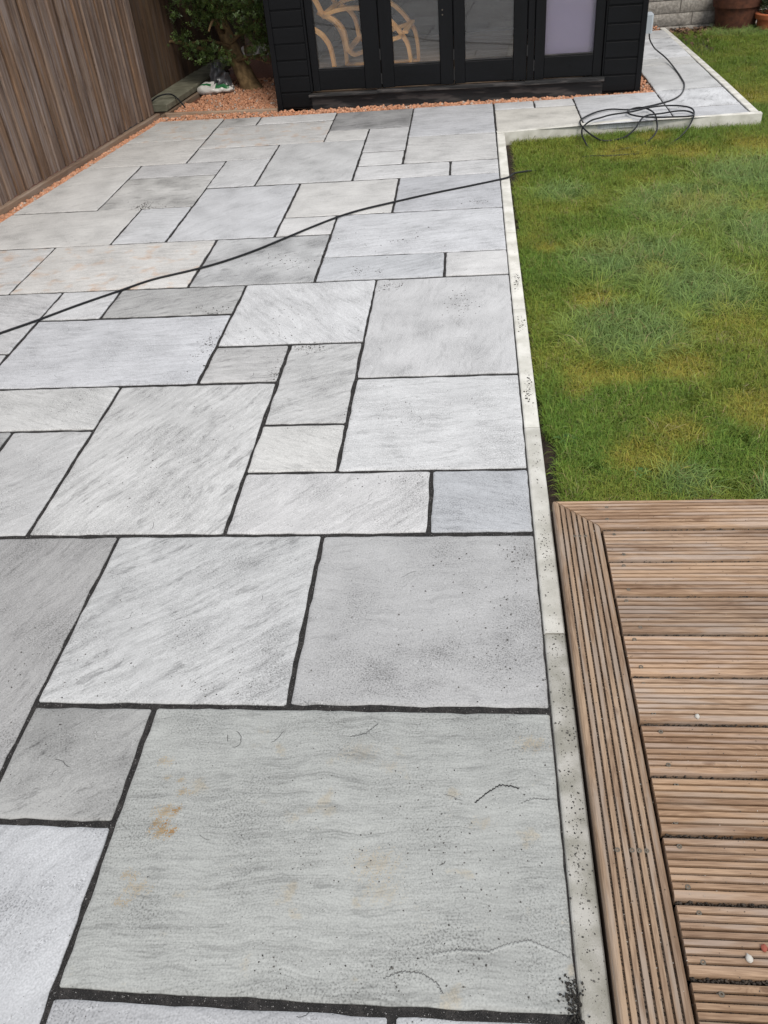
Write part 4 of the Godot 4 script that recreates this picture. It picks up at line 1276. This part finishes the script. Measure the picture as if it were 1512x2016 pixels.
func lawn() -> void:
	# the soil the grass grows in
	var s := Shape.new()
	var nx := 36
	var nz_ := 70
	var hn := FastNoiseLite.new()
	hn.seed = 21
	hn.frequency = 1.6
	s.smooth = 1
	for i in nx:
		for j in nz_:
			var q := []
			for c in [Vector2(0, 0), Vector2(1, 0), Vector2(1, 1), Vector2(0, 1)]:
				var x: float = 0.205 + (i + c.x) / nx * 4.3
				var z: float = -1.70 - (j + c.y) / nz_ * 7.9
				q.append(Vector3(x, lawn_y(z) + hn.get_noise_2d(x, z) * 0.006, z))
			s.quad(q[0], q[1], q[2], q[3])
	if (s.p[1] - s.p[0]).cross(s.p[2] - s.p[0]).y > 0: s.flip(0)
	struct(obj("lawn", s, M.soil), "dark lawn soil between deck, paving and rough wall")
	# blades
	var tone := FastNoiseLite.new()
	tone.seed = 31
	tone.frequency = 0.85
	tone.fractal_octaves = 4
	var dry := FastNoiseLite.new()
	dry.seed = 37
	dry.frequency = 1.5
	dry.fractal_octaves = 4
	var fine := FastNoiseLite.new()
	fine.seed = 41
	fine.frequency = 7.0
	fine.fractal_octaves = 2
	var lush := [[1.10, -4.45, 0.42], [0.75, -3.75, 0.40], [1.55, -4.9, 0.40], [0.60, -3.05, 0.30], [0.50, -4.75, 0.20], [0.95, -3.4, 0.30], [1.45, -4.0, 0.40], [0.62, -2.05, 0.10], [0.9, -1.98, 0.12], [1.3, -2.0, 0.14], [2.55, -9.0, 0.3], [2.3, -9.0, 0.2]]
	var dryp := [[0.42, -2.72, 0.13], [0.55, -2.70, 0.10], [0.75, -2.75, 0.16], [0.95, -5.45, 0.25], [1.28, -5.40, 0.20], [0.52, -2.18, 0.14], [0.36, -2.6, 0.07], [0.95, -2.45, 0.18], [0.36, -3.95, 0.10], [0.5, -3.35, 0.12], [1.7, -5.5, 0.2], [2.0, -6.6, 0.25], [0.65, -2.32, 0.12], [1.15, -5.75, 0.15]]
	var short_at := [[], [], []]
	var short_col := [PackedColorArray(), PackedColorArray(), PackedColorArray()]
	var long_at := [[], []]
	var long_col := [PackedColorArray(), PackedColorArray()]
	var step := 0.0088
	var z := -1.905
	while z > -9.25:
		var x := 0.216
		# as wide as the picture could show from here or a step aside
		var far := minf(4.2, 1.15 + (-z - 1.9) * 0.36)
		var st := step * (1.0 + (-z - 1.9) * 0.085)
		while x < far:
			var px := x + rnd(-0.5, 0.5) * st
			var pz := z + rnd(-0.5, 0.5) * st
			x += st
			if pz > -1.902: continue
			if px < 1.845 and pz < -5.845 - 0.055 * clampf(px - 0.2, 0.0, 1.0): continue
			var hole := fine.get_noise_2d(px, pz)
			# bare strip by the edging, widest next to the deck
			var bare := 0.222 + 0.010 * (1.0 + fine.get_noise_2d(0.0, pz * 0.5)) + (0.042 if pz > -2.32 else 0.0) * (0.75 + 0.4 * fine.get_noise_2d(3.0, pz * 1.5)) + (0.03 if pz < -5.0 else 0.0) + (0.01 if pz < -4.2 else 0.0)
			if px < bare: continue
			if pz < -9.15 + 0.14 * fine.get_noise_2d(px, 5.0) and px < 2.9: continue
			if px > 1.84 and pz < -8.1 and (px - 1.84) < 0.30 + 0.1 * hole and rng.randf() < 0.8: continue
			if hole < -0.42 and rng.randf() < 0.6: continue
			var lu := 0.0
			for q: Array in lush: lu = maxf(lu, 1.0 - Vector2(px - q[0], pz - q[1]).length() / q[2])
			var dr := dry.get_noise_2d(px, pz) * 0.9 - 0.12
			for q: Array in dryp: dr = maxf(dr, (1.0 - Vector2(px - q[0], pz - q[1]).length() / q[2]) * 1.3)
			var t := clampf(0.5 + tone.get_noise_2d(px, pz) * 0.9, 0.0, 1.0)
			var c := Color(0.205, 0.238, 0.045).lerp(Color(0.138, 0.212, 0.042), t)
			if lu > 0.0: c = c.lerp(Color(0.150, 0.220, 0.080), minf(lu * 1.6, 0.8))
			if dr > 0.0: c = c.lerp(Color(0.32, 0.27, 0.055), minf(dr * 1.1, 0.7))
			c = c * rnd(0.7, 1.35)
			if rng.randf() < 0.04: c = Color(0.30, 0.25, 0.13) * rnd(0.6, 1.1)
			var b := Basis(Vector3.UP, rnd(0, TAU))
			var y := lawn_y(pz) + hn.get_noise_2d(px, pz) * 0.006 - 0.003
			if lu > 0.12 + 0.3 * hole and rng.randf() < 0.42:
				var k := rng.randi() % 2
				var dirn := Basis(Vector3(cos(hole * 4.0), 0, sin(hole * 4.0 + 1.0)).normalized(), rnd(0.2, 0.8))
				long_at[k].append(Transform3D((dirn * b).scaled(Vector3.ONE * rnd(0.7, 1.15)), Vector3(px, y, pz)))
				long_col[k].append(c)
			else:
				var k := rng.randi() % 3
				var sc := rnd(0.75, 1.2) * (1.0 - 0.3 * clampf(dr, 0.0, 1.0)) * (1.0 + 0.25 * t)
				short_at[k].append(Transform3D((Basis(Vector3(rnd(-1, 1), 0, rnd(-1, 1)).normalized(), rnd(0, 0.5)) * b).scaled(Vector3(1, sc, 1)), Vector3(px, y, pz)))
				short_col[k].append(c)
		z -= st
	for k in 3:
		var g := many("grass", tuft_mesh(10, 0.036, 1.0, 0.0009, 0.009), M.blade, short_at[k], short_col[k])
		tag(g, "short green lawn grass beside the paving", "grass", "short lawn grass", "stuff")
	for k in 2:
		var g := many("grass", tuft_mesh(8, 0.056, 1.3, 0.0014, 0.009), M.blade, long_at[k], long_col[k])
		tag(g, "longer blue green grass tufts within the lawn", "grass", "long lawn grass", "stuff")

# ---------------------------------------------------------------- orange gravel
func gravel() -> void:
	var bed := Shape.new()
	var y := -0.034
	bed.quad(Vector3(cut_x(0.3) - 0.32, y, 0.3), Vector3(cut_x(0.3) + 0.05, y, 0.3), Vector3(cut_x(-6.7) + 0.05, y, -6.6), Vector3(cut_x(-6.7) - 0.3, y, -6.6))
	bed.quad(Vector3(-2.6, y, -6.6), Vector3(1.32, y, -6.6), Vector3(1.32, y, -9.3), Vector3(-2.5, y, -9.3))
	if (bed.p[1] - bed.p[0]).cross(bed.p[2] - bed.p[0]).y > 0: bed.flip(0)
	var bm := tri_uv(grainy(71, 256, Color(0.42, 0.25, 0.18), Color(0.55, 0.35, 0.26), 0.05, 1.4, 0.2, Color(0.25, 0.16, 0.12), 1.0), 4.0)
	struct(obj("gravel_bed", bed, bm), "crushed orange stone bed under the gravel")
	var at := [[], [], []]
	var cols := [PackedColorArray(), PackedColorArray(), PackedColorArray()]
	var put := func(x: float, z: float, lift: float) -> void:
		var k := rng.randi() % 3
		var sc := rnd(0.55, 1.2)
		at[k].append(Transform3D(Basis.from_euler(Vector3(rnd(0, TAU), rnd(0, TAU), rnd(0, TAU))).scaled(Vector3.ONE * sc), Vector3(x, -0.026 + lift, z)))
		var c := Color(0.52, 0.235, 0.125).lerp(Color(0.60, 0.33, 0.21), rng.randf()) * rnd(0.62, 1.12)
		if rng.randf() < 0.06: c = Color(0.48, 0.40, 0.34) * rnd(0.7, 1.1)
		cols[k].append(c)
	# along the fence
	for i in 7200:
		var z := rnd(-6.86, -1.6)
		var e := cut_x(z)
		var fx := -2.439 - 0.159 * (z + 6.852) + 0.040
		var u := rng.randf()
		put.call(lerpf(fx + 0.004, e - 0.008, u), z, rnd(-0.004, 0.014))
	# strip before the shed
	for i in 3400:
		var x := rnd(-2.32, 1.30)
		var zs := -6.83 + (x + 1.465) * 0.0512
		put.call(x, lerpf(-6.645, zs, rng.randf()) if x > -1.465 else rnd(-6.88, -6.69), rnd(-0.004, 0.016))
	# the patch under the tree
	for i in 5200:
		var x := rnd(-2.34, -1.45)
		put.call(x, rnd(-8.1, -6.86) if x > -2.24 else rnd(-7.3, -6.93), rnd(-0.006, 0.012))
	for i in 900:
		put.call(rnd(1.225, 1.30), rnd(-9.2, -6.65), rnd(-0.006, 0.012))
	for i in 260:
		put.call(rnd(1.3, 1.76), rnd(-9.3, -8.97), rnd(-0.01, 0.012))
	for k in 3:
		var s := Shape.new()
		blob(s, Vector3(0.0125, 0.009, 0.0105), 0.55, 60 + k, 5, 8)
		tag(many("gravel", s.finish(), M.tinted, at[k], cols[k]), "orange terracotta coloured gravel along fence, shed and tree", "gravel", "orange gravel", "stuff")

# ---------------------------------------------------------------- the black cable
func cables() -> void:
	var s := Shape.new()
	var r := 0.0052
	var g := 0.0068
	# out of the box, along the paving, round the loops, into the grass
	var a := [Vector3(1.335, 0.30, -7.29), Vector3(1.340, 0.265, -7.30), Vector3(1.366, 0.20, -7.38), Vector3(1.42, 0.13, -7.47), Vector3(1.470, 0.085, -7.57), Vector3(1.519, 0.048, -7.60), Vector3(1.553, 0.02, -7.52), Vector3(1.558, g, -7.21)]
	for q: Array in [[1.547, -6.98], [1.527, -6.76], [1.461, -6.516], [1.375, -6.365], [1.268, -6.273], [1.168, -6.214], [1.052, -6.150], [0.941, -6.190], [0.843, -6.148], [0.752, -6.036], [0.706, -5.93]]:
		a.append(Vector3(q[0], g + (0.004 if q[0] < 1.1 else 0.0), q[1]))
	for q: Array in [[0.712, 0.005, -5.80], [0.771, -0.030, -5.725], [0.838, -0.05, -5.68], [0.958, -0.045, -5.71], [1.037, -0.02, -5.797]]:
		a.append(Vector3(q[0], q[1], q[2]))
	for q: Array in [[1.111, -5.918], [1.237, -5.971], [1.330, -6.005], [1.392, -5.989], [1.419, -5.906], [1.380, -5.862], [1.273, -5.870], [1.181, -5.884], [1.076, -5.934], [1.023, -6.036], [1.060, -6.125], [1.128, -6.15], [1.178, -6.044]]:
		a.append(Vector3(q[0], g + 0.013, q[1]))
	for q: Array in [[1.185, 0.008, -5.90], [1.160, -0.035, -5.74], [1.058, -0.066, -5.60], [0.951, -0.064, -5.54], [0.844, -0.070, -5.51], [0.75, -0.072, -5.56], [0.705, -0.03, -5.68], [0.708, 0.0, -5.80]]:
		a.append(Vector3(q[0], q[1], q[2]))
	for q: Array in [[0.765, -5.865], [0.84, -5.93], [0.913, -5.985], [1.05, -6.03], [1.16, -6.10], [1.274, -6.13], [1.371, -6.10], [1.425, -6.02]]:
		a.append(Vector3(q[0], g + 0.020, q[1]))
	for q: Array in [[1.425, 0.01, -5.93], [1.375, -0.035, -5.82], [1.285, -0.055, -5.66], [1.175, -0.070, -5.54], [1.052, -0.071, -5.443], [0.945, -0.064, -5.411], [0.831, -0.059, -5.390], [0.720, -0.060, -5.408], [0.618, -0.072, -5.414], [0.50, -0.078, -5.34], [0.41, -0.072, -5.22], [0.342, -0.045, -5.135], [0.289, -0.025, -5.057], [0.240, 0.000, -4.955], [0.211, g, -4.880]]:
		a.append(Vector3(q[0], q[1], q[2]))
	# and straight across the patio to the left
	for q: Array in [[0.162, -4.845], [-0.024, -4.753], [-0.217, -4.664], [-0.418, -4.556], [-0.614, -4.44], [-0.758, -4.305], [-0.936, -4.095], [-1.062, -3.945], [-1.189, -3.825], [-1.310, -3.740], [-1.488, -3.640], [-1.612, -3.525], [-1.760, -3.385], [-1.891, -3.245], [-2.010, -3.131], [-2.25, -2.9], [-2.6, -2.6], [-2.9, -2.5]]:
		a.append(Vector3(q[0], g - 0.001, q[1]))
	tube(s, smooth_path(a, 6), r, 8, 4.0)
	tag(obj("power_cable", s, M.rubber), "long black power cable coiled by the shed and running across the patio", "cable")
	s = Shape.new()
	var b := [Vector3(-2.52, 0.068, -7.0), Vector3(-2.48, 0.09, -7.12), Vector3(-2.40, 0.09, -7.18), Vector3(-2.33, 0.06, -7.14), Vector3(-2.27, 0.0, -7.10)]
	tube(s, smooth_path(b, 6), 0.006, 8, 4.0)
	tag(obj("cable_end", s, M.rubber), "short black cable looped over the end of the mossy concrete plank", "cable")

# ---------------------------------------------------------------- grit, moss, pebbles
func small_things() -> void:
	var gm := Shape.new()
	blob(gm, Vector3(0.0017, 0.0008, 0.0013), 0.7, 77, 4, 6)
	var at := []
	var cols := PackedColorArray()
	#            x, z, radius x, radius z, count: loose dark grit left from filling the joints
	for q: Array in [[-0.02, -0.86, 0.16, 0.20, 420], [-0.28, -0.82, 0.14, 0.07, 170], [-0.36, -0.66, 0.05, 0.05, 90], [0.05, -1.35, 0.09, 0.30, 260], [0.11, -1.70, 0.05, 0.08, 90], [0.187, -1.2, 0.022, 0.35, 360], [0.187, -0.8, 0.022, 0.25, 330], [0.187, -1.72, 0.018, 0.12, 190], [0.187, -2.1, 0.014, 0.2, 70],
		[-0.15, -0.62, 0.25, 0.05, 160], [-0.25, -2.03, 0.14, 0.05, 90], [-0.66, -1.26, 0.25, 0.09, 130], [-0.95, -1.25, 0.05, 0.2, 60], [-1.1, -1.1, 0.08, 0.3, 90], [0.187, -3.5, 0.014, 0.1, 60], [0.187, -2.55, 0.014, 0.1, 70], [0.187, -3.05, 0.014, 0.1, 40],
		[-0.52, -3.64, 0.035, 0.05, 80], [-0.42, -3.62, 0.02, 0.05, 40], [-0.37, -3.48, 0.07, 0.05, 80], [-0.05, -3.25, 0.07, 0.16, 140], [-0.63, -2.91, 0.07, 0.035, 120], [-0.74, -2.73, 0.03, 0.07, 90], [-0.75, -3.1, 0.15, 0.15, 120], [-0.47, -3.12, 0.03, 0.14, 60], [-1.06, -2.95, 0.06, 0.14, 120], [-1.12, -3.29, 0.09, 0.04, 70],
		[-1.87, -4.73, 0.06, 0.08, 170], [-1.80, -4.70, 0.15, 0.05, 90], [0.02, -4.52, 0.08, 0.05, 70], [-0.35, -3.97, 0.3, 0.2, 60], [-0.85, -3.8, 0.2, 0.12, 130], [-0.3, -2.4, 0.3, 0.2, 120], [-1.0, -2.2, 0.2, 0.3, 160], [-1.45, -2.45, 0.1, 0.1, 90], [-0.3, -0.95, 0.35, 0.2, 220], [0.0, -1.5, 0.25, 0.2, 120]]:
		for i in q[4]:
			var p := Vector3(q[0] + rng.randfn(0, 0.55) * q[2], 0.0006, q[1] + rng.randfn(0, 0.55) * q[3])
			if p.x > 0.208: continue
			var sc := pow(rng.randf(), 3.5) * 1.3 + 0.26
			if q[1] < -2.5: sc = sc * 1.3 + 0.25
			at.append(Transform3D(Basis(Vector3.UP, rnd(0, TAU)).scaled(Vector3.ONE * sc), p))
			var v := rnd(0.02, 0.11)
			cols.append(Color(v, v * 0.95, v * 0.88))
	for i in 5200:                                   # and thinly everywhere
		var p := Vector3(rnd(-2.2, 0.2), 0.0006, -0.5 - 4.6 * rng.randf() * rng.randf())
		at.append(Transform3D(Basis(Vector3.UP, rnd(0, TAU)).scaled(Vector3.ONE * (0.3 + 0.5 * pow(rng.randf(), 3.0) + maxf(0.0, -p.z - 2.0) * 0.12)), p))
		var v := rnd(0.03, 0.14)
		cols.append(Color(v, v * 0.95, v * 0.88))
	tag(many("grit", gm.finish(), M.tinted, at, cols), "dark loose grit specks scattered over slabs and edging", "grit", "", "stuff")
	# coarse grains of the jointing sand in the nearer joints
	at = []
	cols = PackedColorArray()
	#            x0, z0, x1, z1
	for q: Array in [[-0.736, -0.561, 0.155, -0.561], [-1.029, -1.18, 0.155, -1.18], [-1.7, -1.786, 0.155, -1.786], [-0.736, -0.40, -0.736, -1.17], [-0.43, -1.19, -0.43, -1.78], [-1.029, -0.9, -1.029, -1.78], [-1.4, -0.878, -0.74, -0.878], [-0.146, -0.4, -0.146, -0.55],
		[-0.129, -1.79, -0.129, -2.08], [-0.718, -1.79, -0.718, -2.94], [-0.428, -2.09, -0.428, -3.54], [-0.71, -2.087, 0.155, -2.087], [-0.42, -2.667, 0.155, -2.667], [-1.313, -1.79, -1.313, -2.65], [-1.019, -2.67, -1.019, -3.54], [-1.9, -2.658, -0.72, -2.658], [-1.01, -2.951, -0.43, -2.951], [-2.0, -3.55, 0.155, -3.55], [-0.71, -3.56, -0.71, -4.40]]:
		var a := Vector2(q[0], q[1])
		var b := Vector2(q[2], q[3])
		var side := (b - a).normalized().orthogonal()
		for i in int(a.distance_to(b) * 1300.0):
			var p := a.lerp(b, rng.randf()) + side * rnd(-0.0065, 0.0065)
			at.append(Transform3D(Basis.from_euler(Vector3(rnd(0, 6), rnd(0, 6), rnd(0, 6))).scaled(Vector3.ONE * rnd(0.4, 1.0)), Vector3(p.x, -0.005, p.y)))
			var v := rnd(0.008, 0.05) if rng.randf() < 0.9 else rnd(0.1, 0.25)
			cols.append(Color(v, v * 0.97, v * 0.95))
	var jg := many("jointing_grains", gm.finish(), M.tinted, at, cols, get_node("patio"))
	jg.set_meta("kind", "stuff")
	# soil crumbs that have gathered in the deck's grooves, and some on the ridges
	at = []
	cols = PackedColorArray()
	var crumb := func(x: float, zz: float, y: float) -> void:
		at.append(Transform3D(Basis.from_euler(Vector3(rnd(0, 6), rnd(0, 6), rnd(0, 6))).scaled(Vector3(rnd(0.8, 1.7), rnd(0.8, 1.4), rnd(0.8, 1.2))), Vector3(x, y, zz)))
		var v := rnd(0.02, 0.06)
		cols.append(Color(v * 1.1, v * 0.85, v * 0.65) if rng.randf() < 0.985 else Color(0.5, 0.48, 0.44))
	for i in 15:                                     # litter caught in the gaps between the boards
		var x := 0.341
		while x < 1.0:
			at.append(Transform3D(Basis.from_euler(Vector3(rnd(0, 6), rnd(0, 6), rnd(0, 6))).scaled(Vector3.ONE * rnd(1.2, 2.6)), Vector3(x, 0.033 - rnd(0.009, 0.018), -1.7586 + i * 0.1262 + rnd(-0.003, 0.003))))
			var v := rnd(0.02, 0.06)
			cols.append(Color(v * 1.1, v * 0.85, v * 0.65))
			x += rnd(0.0008, 0.0026)
	for i in 14:
		for q in 7:
			var off := (0.1165 - 0.020) * ((q + 0.5) / 7.0 - 0.5)
			var z := -1.6955 + i * 0.1262 + off
			var x := 0.341
			while x < 0.98:
				crumb.call(x, z + rnd(-0.001, 0.001), 0.033 - rnd(0.0055, 0.0085))
				x += rnd(0.002, 0.009)
	for q in 7:
		var off := (0.1165 - 0.020) * ((q + 0.5) / 7.0 - 0.5)
		var d := -0.3
		while d > -1.82:
			crumb.call(0.2745 + off + rnd(-0.001, 0.001), d, 0.033 - rnd(0.0055, 0.0085))
			d -= rnd(0.002, 0.009)
		var x := 0.30
		while x < 0.98:
			crumb.call(x, -1.8265 + off + rnd(-0.001, 0.001), 0.033 - rnd(0.0055, 0.0085))
			x += rnd(0.002, 0.009)
	for i in 700:
		var x := rnd(0.24, 0.85)
		at.append(Transform3D(Basis(Vector3.UP, rnd(0, TAU)).scaled(Vector3.ONE * rnd(0.25, 0.8)), Vector3(x, 0.0335, rnd(-1.85, -0.4))))
		var v := rnd(0.02, 0.10) if rng.randf() < 0.8 else rnd(0.3, 0.5)
		cols.append(Color(v, v * 0.88, v * 0.75))
	tag(many("deck_dirt", gm.finish(), M.tinted, at, cols), "fine dark soil crumbs lying in the deck's grooves", "dirt", "", "stuff")
	# loose pebbles on the deck
	var px := [[0.437, -0.655, 0.0055, "oval white pebble on a deck board near the bottom right"], [0.455, -1.142, 0.0048, "round pale pebble lying over a gap between deck boards"], [0.465, -0.673, 0.0052, "chip of red brick on the deck by the white pebble"]]
	for i in px.size():
		var q: Array = px[i]
		var s := Shape.new()
		s.tint = Color(0.26, 0.07, 0.045) if i == 2 else Color(0.46, 0.44, 0.40)
		blob(s, Vector3(q[2], q[2] * 0.8, q[2] * 1.3), 0.5, 90 + i, 7, 10)
		var o := obj("pebble" if i < 2 else "brick_chip", s, M.tinted)
		o.position = Vector3(q[0], 0.0365, q[1])
		tag(o, q[3], "pebble" if i < 2 else "brick chip")
	# flat weeds in the turf
	var wd := [[0.2975, -2.29, 0.046, "blue green dandelion rosette at the lawn's bare left edge"], [0.80, -3.00, 0.04, "small dark weed rosette in the middle of the lawn"], [0.50, -2.10, 0.036, "small weed rosette in the lawn close behind the deck"]]
	for q: Array in wd:
		var w := Shape.new()
		for i in 8:
			var a := i * 2.4
			var d := Vector3(cos(a), 0, sin(a))
			var o2 := Vector3(-sin(a), 0, cos(a))
			var l: float = q[2] * rnd(0.7, 1.1)
			w.tint = Color(0.085, 0.165, 0.048) * rnd(0.7, 1.3)
			w.smooth = i
			var prev := [Vector3.ZERO, Vector3.ZERO, Vector3.ZERO]
			for k in range(1, 7):
				var f := k / 6.0
				var ww: float = q[2] * 0.17 * sin(PI * minf(f * 0.9 + 0.05, 1.0)) * (1.0 if k % 2 == 1 else 0.55)
				var mid := d * l * f + Vector3(0, 0.016 * sin(f * 2.6) - 0.004, 0)
				var now := [mid - o2 * ww + Vector3(0, 0.002, 0), mid, mid + o2 * ww + Vector3(0, 0.002, 0)]
				w.quad(prev[0], prev[1], now[1], now[0])
				w.quad(prev[1], prev[2], now[2], now[1])
				prev = now
		var wo := obj("weed", w, M.blade)
		wo.position = Vector3(q[0], lawn_y(q[1]) + 0.019, q[1])
		tag(wo, q[3], "weed")
	# black root barrier showing along the deck
	var s := Shape.new()
	var path := []
	for i in 12: path.append(Vector3(0.25 + i * 0.2, 0.008 + rnd(-0.012, 0.016), -1.899 + rnd(-0.002, 0.002)))
	var sm := smooth_path(path, 4)
	for i in sm.size() - 1:
		for d in [0.0, 0.003]:
			s.quad(sm[i] + Vector3(0, 0, -d), sm[i + 1] + Vector3(0, 0, -d), Vector3(sm[i + 1].x, -0.12, sm[i + 1].z - d), Vector3(sm[i].x, -0.12, sm[i].z - d))
		s.quad(sm[i], sm[i + 1], sm[i + 1] + Vector3(0, 0, -0.003), sm[i] + Vector3(0, 0, -0.003))
	tag(obj("plastic_edging", s, M.black_plastic), "black plastic sheet edge between the deck and the lawn", "lawn edging")
	# a moss cushion in the corner of the biggest slab
	at = []
	cols = PackedColorArray()
	for i in 160:
		at.append(Transform3D(Basis.from_euler(Vector3(rnd(0, 6), rnd(0, 6), rnd(0, 6))).scaled(Vector3.ONE * rnd(0.8, 2.2)), Vector3(0.150 + rng.randfn(0, 0.008), rnd(0.0, 0.006), -0.585 + rng.randfn(0, 0.022))))
		cols.append(Color(0.02, 0.018, 0.015) * rnd(0.6, 1.6))
	tag(many("moss", gm.finish(), M.tinted, at, cols), "black dried moss in the near right corner of the largest slab", "moss", "", "stuff")
